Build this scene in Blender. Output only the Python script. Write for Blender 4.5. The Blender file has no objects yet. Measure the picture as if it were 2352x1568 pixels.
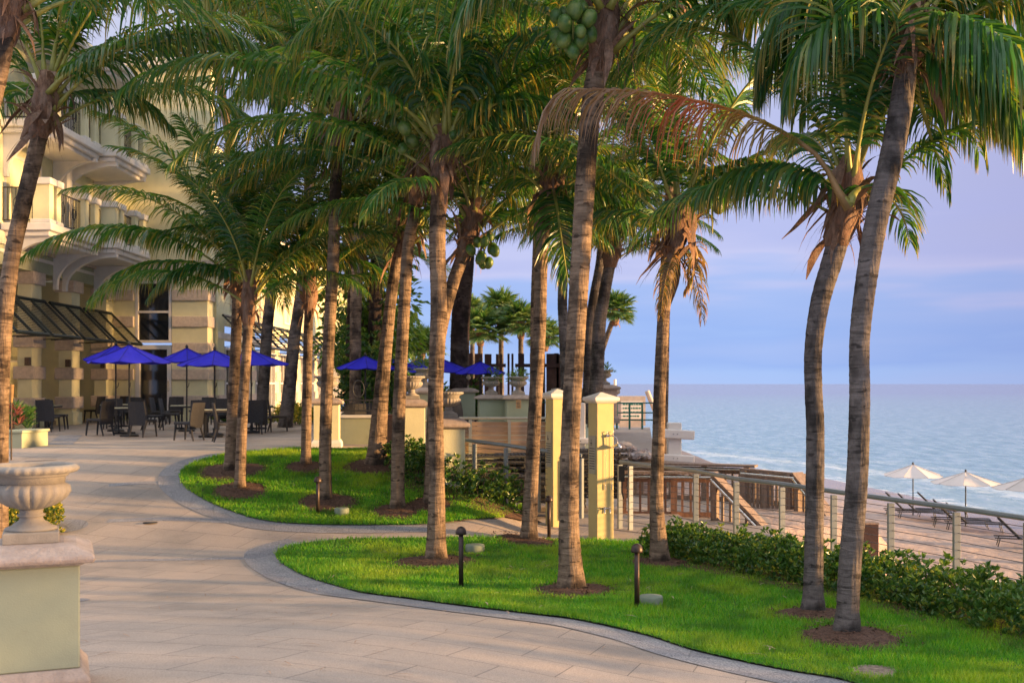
import bpy, math, random
import numpy as np
from mathutils import Vector, Matrix
from mathutils.geometry import delaunay_2d_cdt
R = math.radians
scn = bpy.context.scene
col = scn.collection
random.seed(5)

# ------------------------------------------------------------ camera
F, CX, HY, EYE = 2600.0, 1176.0, 880.0, 2.6     # focal length in units of a 2352-wide frame, horizon row, eye height (m)
cam = bpy.data.cameras.new('camera')
camo = bpy.data.objects.new('camera', cam); col.objects.link(camo)
cam.sensor_width = 36.0
cam.lens = 36.0 * F / 2352.0
camo.location = (0, 0, EYE)
camo.rotation_euler = (R(90), R(0.0), 0)
cam.shift_y = (HY - 784.0) / 2352.0
cam.clip_start = 0.1; cam.clip_end = 20000
cam.dof.use_dof = True; cam.dof.focus_distance = 13.5; cam.dof.aperture_fstop = 3.2
scn.camera = camo

# ------------------------------------------------------------ world, sun, exposure
SUN_AZ, SUN_EL = R(99.0), R(6.5)          # azimuth clockwise from the view direction
sun_dir = Vector((math.sin(SUN_AZ) * math.cos(SUN_EL), math.cos(SUN_AZ) * math.cos(SUN_EL), math.sin(SUN_EL)))
w = bpy.data.worlds.new('World'); scn.world = w; w.use_nodes = True
wn = w.node_tree.nodes; wl = w.node_tree.links
for n in list(wn): wn.remove(n)
def N(nt, t, **kw):
    n = nt.nodes.new(t)
    for k, v in kw.items():
        if k in ('op',): n.operation = v
        elif k == 'blend': n.blend_type = v
        else: setattr(n, k, v)
    return n
def ramp(nt, stops, fac=None, interp='LINEAR'):
    n = nt.nodes.new('ShaderNodeValToRGB'); cr = n.color_ramp; cr.interpolation = interp
    while len(cr.elements) > 1: cr.elements.remove(cr.elements[0])
    cr.elements[0].position = stops[0][0]; cr.elements[0].color = (*stops[0][1], 1) if len(stops[0][1]) == 3 else stops[0][1]
    for p, c in stops[1:]:
        e = cr.elements.new(p); e.color = (*c, 1)
    if fac is not None: nt.links.new(fac, n.inputs[0])
    return n
wt = w.node_tree
tc = N(wt, 'ShaderNodeTexCoord')
sep = N(wt, 'ShaderNodeSeparateXYZ'); wl.new(tc.outputs['Generated'], sep.inputs[0])
mp = N(wt, 'ShaderNodeMapping'); mp.inputs['Scale'].default_value = (1.6, 1.6, 13); mp.inputs['Location'].default_value = (3.1, 0.4, 1.3)
wl.new(tc.outputs['Generated'], mp.inputs[0])
nz = N(wt, 'ShaderNodeTexNoise'); nz.inputs['Scale'].default_value = 1.5; nz.inputs['Detail'].default_value = 4; nz.inputs['Roughness'].default_value = 0.45
wl.new(mp.outputs[0], nz.inputs['Vector'])
ma = N(wt, 'ShaderNodeMath', op='MULTIPLY_ADD'); wl.new(nz.outputs[0], ma.inputs[0]); ma.inputs[1].default_value = 0.24; 
sb = N(wt, 'ShaderNodeMath', op='SUBTRACT'); wl.new(sep.outputs[2], sb.inputs[0]); sb.inputs[1].default_value = 0.12
wl.new(sb.outputs[0], ma.inputs[2])
sky = ramp(wt, [(0.0, (.124, .165, .268)), (0.03, (.116, .163, .272)), (0.055, (.100, .145, .264)), (0.085, (.115, .154, .264)),
                (0.105, (.165, .175, .262)), (0.13, (.143, .158, .254)), (0.22, (.148, .160, .242)), (0.36, (.20, .208, .25)), (1.0, (.26, .262, .27))], ma.outputs[0])
# the air to the right is greyer and darker
az = N(wt, 'ShaderNodeMapRange'); wl.new(sep.outputs[0], az.inputs[0])
az.inputs[1].default_value = 0.22; az.inputs[2].default_value = 0.48; az.inputs[3].default_value = 0.0; az.inputs[4].default_value = 1.0; az.clamp = True
mx = N(wt, 'ShaderNodeMix', data_type='RGBA'); wl.new(az.outputs[0], mx.inputs[0]); wl.new(sky.outputs[0], mx.inputs[6])
mul = N(wt, 'ShaderNodeMix', data_type='RGBA', blend='MULTIPLY'); mul.inputs[0].default_value = 1; wl.new(sky.outputs[0], mul.inputs[6]); mul.inputs[7].default_value = (0.84, 0.79, 0.83, 1)
wl.new(mul.outputs[2], mx.inputs[7])
# bright upper sky: strength grows with height above the band the photograph shows
st = N(wt, 'ShaderNodeMapRange'); wl.new(sep.outputs[2], st.inputs[0]); st.clamp = True
st.inputs[1].default_value = 0.3; st.inputs[2].default_value = 0.75; st.inputs[3].default_value = 1.0; st.inputs[4].default_value = 2.0
bg = N(wt, 'ShaderNodeBackground'); wl.new(mx.outputs[2], bg.inputs[0]); wl.new(st.outputs[0], bg.inputs[1])
wo = N(wt, 'ShaderNodeOutputWorld'); wl.new(bg.outputs[0], wo.inputs[0])

sl = bpy.data.lights.new('sun', 'SUN'); sl.energy = 4.0; sl.angle = R(2.2); sl.color = (1.0, 0.58, 0.24)
so = bpy.data.objects.new('sun', sl); col.objects.link(so)
so.rotation_euler = sun_dir.to_track_quat('Z', 'Y').to_euler(); so.location = (40, 0, 20)
vs = scn.view_settings
vs.view_transform = 'Standard'; vs.look = 'None'; vs.gamma = 1; vs.exposure = 1.8; vs.use_curve_mapping = False
scn.cycles.max_bounces = 6; scn.cycles.transparent_max_bounces = 8; scn.cycles.diffuse_bounces = 3

# ------------------------------------------------------------ helpers
def clamp(x, a=0.0, b=1.0): return max(a, min(b, x))
def S(t):
    t = clamp(t); return t * t * (3 - 2 * t)
FENCE = [(1.0, 20.9), (1.85, 20.1), (3.04, 18.75), (3.5, 17.7), (4.0, 16.9), (4.55, 16.0), (5.0, 14.95), (5.46, 13.9), (5.85, 12.9), (7.2, 9.0), (9.0, 4.0)]
def xf(Y):                                   # right-hand edge of the garden at depth Y
    if Y >= FENCE[0][1]: return 1.0 + 0.0 * Y
    for (x0, y0), (x1, y1) in zip(FENCE, FENCE[1:]):
        if y1 <= Y <= y0: return x0 + (x1 - x0) * (Y - y0) / (y1 - y0)
    return FENCE[-1][0]
def H(X, Y):                                 # height of the paved and planted ground
    a = 0.7 * clamp((14.0 - Y) / 7.0, 0, 1.25)
    a = a * (1 - S((X + 2.0) / 5.0))
    b = 1.2 * S((Y - 16.5) / 8.0) * (1 - S((X + .95) / 1.7))
    if X > -1.18 and Y > 21.15: b = 0.0
    return a + b
def D3(px, py, Y):                           # point seen at a pixel of the photograph, Y metres away
    return Vector(((px - CX) * Y / F, Y, EYE + (HY - py) * Y / F))
def G(px, py, z=None):                       # point on the ground seen at a pixel
    if z is not None:
        Y = F * (EYE - z) / (py - HY); return D3(px, py, Y)
    prev = None
    for i in range(60, 800):
        Y = i * 0.1
        p = D3(px, py, Y)
        if p.z <= H(p.x, p.y):
            lo, hi = Y - 0.1, Y
            for _ in range(12):
                m = (lo + hi) / 2; q = D3(px, py, m)
                if q.z <= H(q.x, q.y): hi = m
                else: lo = m
            return D3(px, py, hi)
    return D3(px, py, 60)

def tag(o, label=None, cat=None, group=None, kind=None):
    if label: o['label'] = label
    if cat: o['category'] = cat
    if group: o['group'] = group
    if kind: o['kind'] = kind
    return o
def thing(name, loc, label, cat, group=None, rz=0.0):
    o = bpy.data.objects.new(name, None); col.objects.link(o)
    o.location = loc; o.rotation_euler = (0, 0, rz); o.empty_display_size = 0.2
    return tag(o, label, cat, group)
def kids(o): return [c for c in bpy.data.objects if c.parent == o]
TREE = {}
def reg(o, parent):
    TREE.setdefault(parent.name, []).append(o)
def copy_tree(o, parent=None):
    c = o.copy(); col.objects.link(c)
    if parent: c.parent = parent; reg(c, parent)
    for ch in list(TREE.get(o.name, [])): copy_tree(ch, c)
    return c
def link_mesh(name, me, parent=None, mats=()):
    for m in mats: me.materials.append(m)
    o = bpy.data.objects.new(name, me); col.objects.link(o)
    if parent: o.parent = parent; reg(o, parent)
    return o

class MB:
    def __init__(s): s.v = []; s.f = []; s.m = []; s.sm = []
    def add(s, v, f, m=0, smooth=False):
        b = len(s.v); s.v += [tuple(p) for p in v]; s.f += [tuple(b + i for i in q) for q in f]
        s.m += [m] * len(f); s.sm += [smooth] * len(f); return s
    def box(s, c, d, rz=0.0, m=0, rx=0.0, ry=0.0):
        M = Matrix.Rotation(rz, 3, 'Z') @ Matrix.Rotation(ry, 3, 'Y') @ Matrix.Rotation(rx, 3, 'X')
        c = Vector(c); v = []
        for sx in (-.5, .5):
            for sy in (-.5, .5):
                for sz in (-.5, .5): v.append(c + M @ Vector((sx * d[0], sy * d[1], sz * d[2])))
        return s.add(v, [(0, 1, 3, 2), (4, 6, 7, 5), (0, 4, 5, 1), (2, 3, 7, 6), (0, 2, 6, 4), (1, 5, 7, 3)], m)
    def b2(s, x0, x1, y0, y1, z0, z1, m=0):
        return s.box(((x0 + x1) / 2, (y0 + y1) / 2, (z0 + z1) / 2), (abs(x1 - x0), abs(y1 - y0), abs(z1 - z0)), m=m)
    def tube(s, pts, r, n=8, m=0, smooth=True, cap=True):
        pts = [Vector(p) for p in pts]
        rr = r if isinstance(r, (list, tuple)) else [r] * len(pts)
        v = []; f = []
        ref = None
        for i, p in enumerate(pts):
            t = (pts[min(i + 1, len(pts) - 1)] - pts[max(i - 1, 0)]).normalized()
            if ref is None:
                ref = Vector((1, 0, 0)) if abs(t.x) < .8 else Vector((0, 1, 0))
            a = (ref - t * ref.dot(t)).normalized(); b = t.cross(a); ref = a
            for k in range(n):
                an = 2 * math.pi * k / n
                v.append(p + (a * math.cos(an) + b * math.sin(an)) * rr[i])
        for i in range(len(pts) - 1):
            for k in range(n):
                k2 = (k + 1) % n
                f.append((i * n + k, i * n + k2, (i + 1) * n + k2, (i + 1) * n + k))
        s.add(v, f, m, smooth)
        if cap:
            s.add([v[k] for k in range(n)], [tuple(range(n - 1, -1, -1))], m)
            L = len(pts) - 1; s.add([v[L * n + k] for k in range(n)], [tuple(range(n))], m)
        return s
    def lathe(s, prof, c=(0, 0, 0), n=24, m=0, smooth=True, sq=None, fl=None):
        # prof: (radius, z); sq: square section instead of round; fl(i, ang) -> radius multiplier
        c = Vector(c); v = []; f = []
        if sq: n = 4
        for i, (r, z) in enumerate(prof):
            for k in range(n):
                an = 2 * math.pi * k / n + (math.pi / 4 if sq else 0)
                rr = r * (math.sqrt(2) if sq else 1) * (fl(i, an) if fl else 1)
                v.append(c + Vector((rr * math.cos(an), rr * math.sin(an), z)))
        for i in range(len(prof) - 1):
            for k in range(n):
                k2 = (k + 1) % n; f.append((i * n + k, i * n + k2, (i + 1) * n + k2, (i + 1) * n + k))
        f.append(tuple(range(n - 1, -1, -1))); L = len(prof) - 1; f.append(tuple(L * n + k for k in range(n)))
        return s.add(v, f, m, smooth and not sq)
    def prism(s, poly, ax0, ax1, m=0, axis='x'):
        n = len(poly); v = []
        for a in (ax0, ax1):
            for (p, q) in poly:
                v.append((a, p, q) if axis == 'x' else ((p, a, q) if axis == 'y' else (p, q, a)))
        f = [(k, (k + 1) % n, n + (k + 1) % n, n + k) for k in range(n)] + [tuple(range(n - 1, -1, -1)), tuple(range(n, 2 * n))]
        return s.add(v, f, m)
    def build(s, name, mats, parent=None, bevel=0.0, seg=1):
        me = bpy.data.meshes.new(name); me.from_pydata(s.v, [], s.f)
        me.polygons.foreach_set('material_index', s.m); me.polygons.foreach_set('use_smooth', s.sm)
        me.update()
        o = link_mesh(name, me, parent, mats if isinstance(mats, (list, tuple)) else [mats])
        if bevel:
            b = o.modifiers.new('bevel', 'BEVEL'); b.width = bevel; b.segments = seg; b.limit_method = 'ANGLE'
        return o

# ------------------------------------------------------------ materials
def new_mat(name):
    m = bpy.data.materials.new(name); m.use_nodes = True
    nt = m.node_tree; b = nt.nodes['Principled BSDF']; return m, nt, b
def mat(name, c, rough=0.7, var=0.12, scale=6.0, bump=0.0, bscale=None, metal=0.0, spec=0.4, stretch=(1, 1, 1), stain=None, stain_amt=0.5, stain_scale=1.2):
    m, nt, b = new_mat(name)
    tcn = N(nt, 'ShaderNodeTexCoord'); mpn = N(nt, 'ShaderNodeMapping'); mpn.inputs['Scale'].default_value = stretch
    nt.links.new(tcn.outputs['Object'], mpn.inputs[0])
    no = N(nt, 'ShaderNodeTexNoise'); no.inputs['Scale'].default_value = scale; no.inputs['Detail'].default_value = 6; no.inputs['Roughness'].default_value = .65
    nt.links.new(mpn.outputs[0], no.inputs['Vector'])
    lo = tuple(max(0, x * (1 - 2 * var)) for x in c); hi = tuple(min(1, x * (1 + 2 * var)) for x in c)
    rp = ramp(nt, [(0.25, lo), (0.75, hi)], no.outputs[0]); out = rp.outputs[0]
    if stain:
        n2 = N(nt, 'ShaderNodeTexNoise'); n2.inputs['Scale'].default_value = stain_scale; n2.inputs['Detail'].default_value = 8; n2.inputs['Roughness'].default_value = .7
        nt.links.new(mpn.outputs[0], n2.inputs['Vector'])
        r2 = N(nt, 'ShaderNodeMapRange'); nt.links.new(n2.outputs[0], r2.inputs[0]); r2.inputs[1].default_value = .48; r2.inputs[2].default_value = .72; r2.inputs[4].default_value = stain_amt
        mm = N(nt, 'ShaderNodeMix', data_type='RGBA'); nt.links.new(r2.outputs[0], mm.inputs[0]); nt.links.new(out, mm.inputs[6]); mm.inputs[7].default_value = (*stain, 1); out = mm.outputs[2]
    nt.links.new(out, b.inputs['Base Color'])
    b.inputs['Roughness'].default_value = rough; b.inputs['Metallic'].default_value = metal; b.inputs['Specular IOR Level'].default_value = spec
    if bump:
        n3 = N(nt, 'ShaderNodeTexNoise'); n3.inputs['Scale'].default_value = bscale or scale * 6; n3.inputs['Detail'].default_value = 5
        nt.links.new(mpn.outputs[0], n3.inputs['Vector'])
        bp = N(nt, 'ShaderNodeBump'); bp.inputs['Strength'].default_value = bump; bp.inputs['Distance'].default_value = .02
        nt.links.new(n3.outputs[0], bp.inputs['Height']); nt.links.new(bp.outputs[0], b.inputs['Normal'])
    return m
M = {}
M['stucco'] = mat('yellow_stucco', (0.70, 0.67, 0.42), .85, .05, 2.0, .25, 60, stain=(.56, .52, .34), stain_amt=.35)
M['stucco_green'] = mat('pale_green_stucco', (0.36, 0.39, 0.27), .85, .05, 1.5, .12, 110, stain=(.24, .25, .19), stain_amt=.55)
M['column_paint'] = mat('shower_yellow_paint', (0.55, 0.46, 0.20), .75, .05, 2.0, .15, 60, stain=(.42, .36, .20), stain_amt=.4, stain_scale=3)
M['coral'] = mat('coral_stone', (0.42, 0.34, 0.285), .9, .14, 9.0, .5, 40, stain=(.36, .28, .22), stain_amt=.6, stain_scale=5)
M['band'] = mat('pale_stone_band', (0.56, 0.47, 0.38), .9, .12, 9.0, .4, 40, stain=(.44, .36, .29), stain_amt=.6, stain_scale=5)
M['trim'] = mat('cream_trim', (0.72, 0.69, 0.62), .7, .05, 3.0, .1, 40)
M['cast'] = mat('cast_stone', (0.30, 0.27, 0.225), .9, .10, 10, .25, 120, stain=(.26, .24, .20), stain_amt=.55, stain_scale=4)
M['white'] = mat('white_paint', (0.68, 0.65, 0.60), .5, .04, 4)
M['greymetal'] = mat('grey_powder_metal', (0.27, 0.30, 0.30), .38, .05, 5, metal=.35, spec=.5)
M['cable'] = mat('dark_steel_cable', (0.10, 0.09, 0.085), .45, .1, 5, metal=.3)
M['steel'] = mat('chrome_steel', (0.55, 0.53, 0.5), .22, .05, 9, metal=1.0)
M['bronze'] = mat('bronze_metal', (0.06, 0.042, 0.035), .42, .2, 12, metal=.5)
M['darkgreen'] = mat('dark_green_metal', (0.018, 0.028, 0.025), .5, .15, 6)
M['black'] = mat('black_iron', (0.022, 0.024, 0.026), .5, .2, 6)
M['wicker'] = mat('dark_wicker', (0.035, 0.035, 0.038), .6, .25, 30, .6, 160)
M['tabletop'] = mat('stone_tabletop', (0.42, 0.40, 0.27), .45, .15, 12)
M['blue'] = mat('blue_canvas', (0.016, 0.014, 0.50), .85, .12, 3, .2, 200)
M['cream_canvas'] = mat('cream_canvas', (0.58, 0.53, 0.51), .85, .03, 3)
M['wood'] = mat('weathered_wood', (0.23, 0.165, 0.125), .8, .25, 3, .5, 10, stretch=(6, 6, 1.2), stain=(.24, .22, .19), stain_amt=.7)
M['redwood'] = mat('reddish_wood', (0.26, 0.135, 0.08), .75, .25, 3, .4, 10, stretch=(6, 6, 1.2))
M['grey_wood'] = mat('grey_deck_wood', (0.30, 0.25, 0.21), .85, .2, 4, .5, 12, stretch=(1, 6, 6))
M['brown_post'] = mat('dark_brown_timber', (0.055, 0.028, 0.025), .7, .25, 4, .3)
M['plank'] = mat('taupe_composite_board', (0.33, 0.24, 0.18), .75, .12, 3, .2, 10, stretch=(.6, 3, 12))
M['concrete'] = mat('pale_concrete', (0.42, 0.37, 0.33), .9, .1, 3, .3, 40, stain=(.3, .26, .23), stain_amt=.5)
M['rock'] = mat('grey_rock', (0.30, 0.26, 0.25), .9, .4, 6, .6, 20)
M['soil'] = mat('mulch_soil', (0.085, 0.045, 0.028), .95, .5, 30, 1.0, 60, stain=(.17, .09, .05), stain_amt=.8, stain_scale=40)
M['nut'] = mat('green_coconut', (0.06, 0.14, 0.02), .42, .25, 6, spec=.5, stain=(.32, .26, .06), stain_amt=.6, stain_scale=3)
M['sheath'] = mat('brown_leaf_sheath', (0.20, 0.11, 0.065), .85, .35, 8, .6, 30, stretch=(4, 4, 1), stain=(.33, .26, .2), stain_amt=.6, stain_scale=3)
M['utility'] = mat('grey_green_plastic', (0.20, 0.24, 0.17), .6, .1, 8)
M['dead'] = mat('dry_leaf', (0.34, 0.24, 0.17), .85, .3, 5)
M['glass'] = mat('dark_window_glass', (0.02, 0.022, 0.025), .06, .3, 1.0, spec=.9)
M['glass_light'] = mat('reflecting_window_glass', (0.12, 0.15, 0.20), .05, .2, 1.0, spec=1.0, metal=.35)
M['interior'] = mat('dark_interior', (0.012, 0.010, 0.009), .9, .4, 2)
M['ochre_plate'] = mat('ochre_sign_plate', (0.55, 0.30, 0.12), .6, .1, 20)
M['green_rail'] = mat('green_rail_paint', (0.02, 0.16, 0.13), .5, .1, 5)
M['plaque'] = mat('grey_plaque', (0.36, 0.35, 0.27), .5, .05, 8)
M['ink'] = mat('dark_lettering', (0.05, 0.06, 0.06), .6, .05, 8)
M['pebbles'] = mat('aggregate_edge_stone', (0.27, 0.27, 0.285), .85, .3, 55, .6, 120, stain=(.2, .2, .23), stain_amt=.5, stain_scale=2)
def emis(name, c, s):
    m, nt, b = new_mat(name); b.inputs['Emission Color'].default_value = (*c, 1); b.inputs['Emission Strength'].default_value = s; b.inputs['Base Color'].default_value = (*c, 1); return m
M['lamp_glow'] = emis('lamp_glow', (1.0, .7, .15), 1.5)

def leafmat(name, stops, tip=(0.40, 0.20, 0.05), tipamt=0.55, trans=0.35, rough=0.42, byT=None):
    """leaf: hue varies from leaflet to leaflet and towards each dry tip; uv = (along frond, along leaflet)"""
    m, nt, b = new_mat(name)
    geo = N(nt, 'ShaderNodeNewGeometry'); uv = N(nt, 'ShaderNodeUVMap'); su = N(nt, 'ShaderNodeSeparateXYZ'); nt.links.new(uv.outputs[0], su.inputs[0])
    oi = N(nt, 'ShaderNodeObjectInfo')
    base = ramp(nt, stops, geo.outputs['Random Per Island']); out = base.outputs[0]
    if byT:
        rt = ramp(nt, byT, su.outputs[0]); mm = N(nt, 'ShaderNodeMix', data_type='RGBA'); mm.inputs[0].default_value = .8
        nt.links.new(out, mm.inputs[6]); nt.links.new(rt.outputs[0], mm.inputs[7]); out = mm.outputs[2]
    hsv = N(nt, 'ShaderNodeHueSaturation'); nt.links.new(out, hsv.inputs['Color'])
    mr = N(nt, 'ShaderNodeMapRange'); nt.links.new(oi.outputs['Random'], mr.inputs[0]); mr.inputs[3].default_value = .485; mr.inputs[4].default_value = .515; nt.links.new(mr.outputs[0], hsv.inputs['Hue'])
    mr2 = N(nt, 'ShaderNodeMapRange'); nt.links.new(oi.outputs['Random'], mr2.inputs[0]); mr2.inputs[3].default_value = 1.2; mr2.inputs[4].default_value = .75; nt.links.new(mr2.outputs[0], hsv.inputs['Value'])
    # dry tips
    ad = N(nt, 'ShaderNodeMath', op='MULTIPLY_ADD'); nt.links.new(geo.outputs['Random Per Island'], ad.inputs[0]); ad.inputs[1].default_value = .5; nt.links.new(su.outputs[1], ad.inputs[2])
    tr = N(nt, 'ShaderNodeMapRange'); nt.links.new(ad.outputs[0], tr.inputs[0]); tr.inputs[1].default_value = .95; tr.inputs[2].default_value = 1.4; tr.inputs[4].default_value = tipamt
    m2 = N(nt, 'ShaderNodeMix', data_type='RGBA'); nt.links.new(tr.outputs[0], m2.inputs[0]); nt.links.new(hsv.outputs[0], m2.inputs[6]); m2.inputs[7].default_value = (*tip, 1)
    nt.links.new(m2.outputs[2], b.inputs['Base Color']); b.inputs['Roughness'].default_value = rough; b.inputs['Specular IOR Level'].default_value = .5
    tl = N(nt, 'ShaderNodeBsdfTranslucent')
    br = N(nt, 'ShaderNodeMix', data_type='RGBA', blend='MULTIPLY'); br.inputs[0].default_value = 1; nt.links.new(m2.outputs[2], br.inputs[6]); br.inputs[7].default_value = (2.1, 1.8, .55, 1)
    nt.links.new(br.outputs[2], tl.inputs[0])
    ms = N(nt, 'ShaderNodeMixShader'); ms.inputs[0].default_value = trans; nt.links.new(b.outputs[0], ms.inputs[1]); nt.links.new(tl.outputs[0], ms.inputs[2])
    nt.links.new(ms.outputs[0], nt.nodes['Material Output'].inputs[0])
    return m
GREENS = [(0, (.024, .105, .030)), (.5, (.040, .145, .032)), (.78, (.085, .20, .036)), (1, (.22, .25, .05))]
M['frond'] = leafmat('palm_leaflet', GREENS, tip=(.36, .20, .05), tipamt=.7, trans=.38, rough=.34)
M['frond_old'] = leafmat('old_palm_leaflet', [(0, (.10, .12, .03)), (.5, (.20, .15, .05)), (1, (.30, .18, .08))], tip=(.36, .22, .12), tipamt=.8)
M['frond_red'] = leafmat('reddening_palm_leaflet', [(0, (.20, .12, .06)), (1, (.30, .21, .12))], tip=(.30, .20, .14), tipamt=.5,
    byT=[(0, (.12, .16, .03)), (.22, (.24, .13, .02)), (.32, (.36, .08, .012)), (.42, (.28, .08, .025)), (.52, (.20, .12, .065)), (1, (.24, .175, .12))])
M['sabal'] = leafmat('fan_leaf', [(0, (.04, .12, .03)), (.6, (.08, .18, .045)), (1, (.15, .22, .07))], tip=(.22, .24, .10), tipamt=.4, trans=.2)
M['shrub'] = leafmat('shrub_leaf', [(0, (.022, .08, .018)), (.5, (.045, .13, .022)), (.85, (.10, .19, .03)), (1, (.24, .28, .05))], tip=(.1, .15, .04), tipamt=.2, rough=.3, trans=.25)
M['variegated'] = leafmat('variegated_leaf', [(0, (.05, .12, .02)), (.45, (.10, .18, .03)), (.7, (.38, .36, .04)), (1, (.62, .46, .05))], tip=(.5, .4, .05), tipamt=.3, rough=.4)
M['redleaf'] = leafmat('red_leaf', [(0, (.14, .03, .035)), (1, (.26, .07, .06))], tip=(.2, .05, .05), tipamt=.2)
M['fern'] = leafmat('fern_leaf', [(0, (.04, .11, .02)), (1, (.12, .22, .04))], tip=(.1, .2, .04), tipamt=.2)
M['rachis'] = mat('frond_stalk', (0.30, 0.29, 0.06), .45, .2, 5, spec=.5)
M['rachis_dry'] = mat('dry_frond_stalk', (0.30, 0.18, 0.07), .6, .2, 5)

def barkmat(name, c0, c1, dark, zs=26.0):
    m, nt, b = new_mat(name)
    tcn = N(nt, 'ShaderNodeTexCoord'); mpn = N(nt, 'ShaderNodeMapping'); mpn.inputs['Scale'].default_value = (2.2, 2.2, zs); nt.links.new(tcn.outputs['Object'], mpn.inputs[0])
    n1 = N(nt, 'ShaderNodeTexNoise'); n1.inputs['Scale'].default_value = 1.0; n1.inputs['Detail'].default_value = 6; n1.inputs['Roughness'].default_value = .65; n1.inputs['Distortion'].default_value = 1.2; nt.links.new(mpn.outputs[0], n1.inputs['Vector'])
    r1 = ramp(nt, [(.26, dark), (.40, c0), (.62, c1), (.8, tuple(x * 1.2 for x in c1))], n1.outputs[0])
    mp2 = N(nt, 'ShaderNodeMapping'); mp2.inputs['Scale'].default_value = (2.6, 2.6, 2.0); nt.links.new(tcn.outputs['Object'], mp2.inputs[0])
    n2 = N(nt, 'ShaderNodeTexNoise'); n2.inputs['Scale'].default_value = .8; n2.inputs['Detail'].default_value = 7; n2.inputs['Roughness'].default_value = .6; nt.links.new(mp2.outputs[0], n2.inputs['Vector'])
    r2 = N(nt, 'ShaderNodeMapRange'); nt.links.new(n2.outputs[0], r2.inputs[0]); r2.inputs[1].default_value = .47; r2.inputs[2].default_value = .60; r2.inputs[4].default_value = .85
    mx_ = N(nt, 'ShaderNodeMix', data_type='RGBA'); nt.links.new(r2.outputs[0], mx_.inputs[0]); nt.links.new(r1.outputs[0], mx_.inputs[6]); mx_.inputs[7].default_value = (*dark, 1)
    sa = N(nt, 'ShaderNodeAttribute'); sa.attribute_name = 'scar'
    mp4 = N(nt, 'ShaderNodeMapping'); mp4.inputs['Scale'].default_value = (7, 7, 9); nt.links.new(tcn.outputs['Object'], mp4.inputs[0])
    n4 = N(nt, 'ShaderNodeTexNoise'); n4.inputs['Scale'].default_value = 1.0; n4.inputs['Detail'].default_value = 4; nt.links.new(mp4.outputs[0], n4.inputs['Vector'])
    th = N(nt, 'ShaderNodeMapRange'); nt.links.new(n4.outputs[0], th.inputs[0]); th.inputs[1].default_value = .46; th.inputs[2].default_value = .72; th.inputs[3].default_value = 0.0; th.inputs[4].default_value = .5
    lt = N(nt, 'ShaderNodeMath', op='SUBTRACT'); nt.links.new(th.outputs[0], lt.inputs[0]); nt.links.new(sa.outputs['Fac'], lt.inputs[1])
    sm = N(nt, 'ShaderNodeMapRange'); nt.links.new(lt.outputs[0], sm.inputs[0]); sm.inputs[1].default_value = 0.0; sm.inputs[2].default_value = .12; sm.inputs[4].default_value = .75
    mz = N(nt, 'ShaderNodeMix', data_type='RGBA'); nt.links.new(sm.outputs[0], mz.inputs[0]); nt.links.new(mx_.outputs[2], mz.inputs[6]); mz.inputs[7].default_value = (*dark, 1)
    nt.links.new(mz.outputs[2], b.inputs['Base Color']); b.inputs['Roughness'].default_value = .9; b.inputs['Specular IOR Level'].default_value = .2
    mp3 = N(nt, 'ShaderNodeMapping'); mp3.inputs['Scale'].default_value = (30, 30, 5); nt.links.new(tcn.outputs['Object'], mp3.inputs[0])
    n3 = N(nt, 'ShaderNodeTexNoise'); n3.inputs['Scale'].default_value = 1.0; n3.inputs['Detail'].default_value = 4; nt.links.new(mp3.outputs[0], n3.inputs['Vector'])
    ad = N(nt, 'ShaderNodeMath', op='ADD'); nt.links.new(n1.outputs[0], ad.inputs[0]); nt.links.new(n3.outputs[0], ad.inputs[1])
    bp = N(nt, 'ShaderNodeBump'); bp.inputs['Strength'].default_value = .9; bp.inputs['Distance'].default_value = .03; nt.links.new(ad.outputs[0], bp.inputs['Height']); nt.links.new(bp.outputs[0], b.inputs['Normal'])
    return m
M['_']=None
M['bark'] = barkmat('coconut_bark', (.145, .10, .066), (.285, .205, .137), (.02, .015, .012), zs=12)
M['bark_grey'] = barkmat('grey_coconut_bark', (.105, .09, .08), (.175, .15, .135), (.024, .021, .019), zs=12)
M['bark_date'] = barkmat('date_palm_bark', (.045, .032, .028), (.10, .075, .065), (.015, .011, .01), zs=6)
# ============================================================ SETTING: ground, path, lawns, beach, water
def grid_obj(name, xs_of_y, ys, hfun, mats, kind='structure', off=0.0):
    v = []; f = []; nx = None
    for y in ys:
        xs = xs_of_y(y); nx = len(xs)
        for x in xs: v.append((x, y, hfun(x, y) + off))
    for j in range(len(ys) - 1):
        for i in range(nx - 1):
            f.append((j * nx + i, j * nx + i + 1, (j + 1) * nx + i + 1, (j + 1) * nx + i))
    me = bpy.data.meshes.new(name); me.from_pydata(v, [], f); me.polygons.foreach_set('use_smooth', [True] * len(f)); me.update()
    return tag(link_mesh(name, me, None, [mats]), kind=kind)

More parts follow.
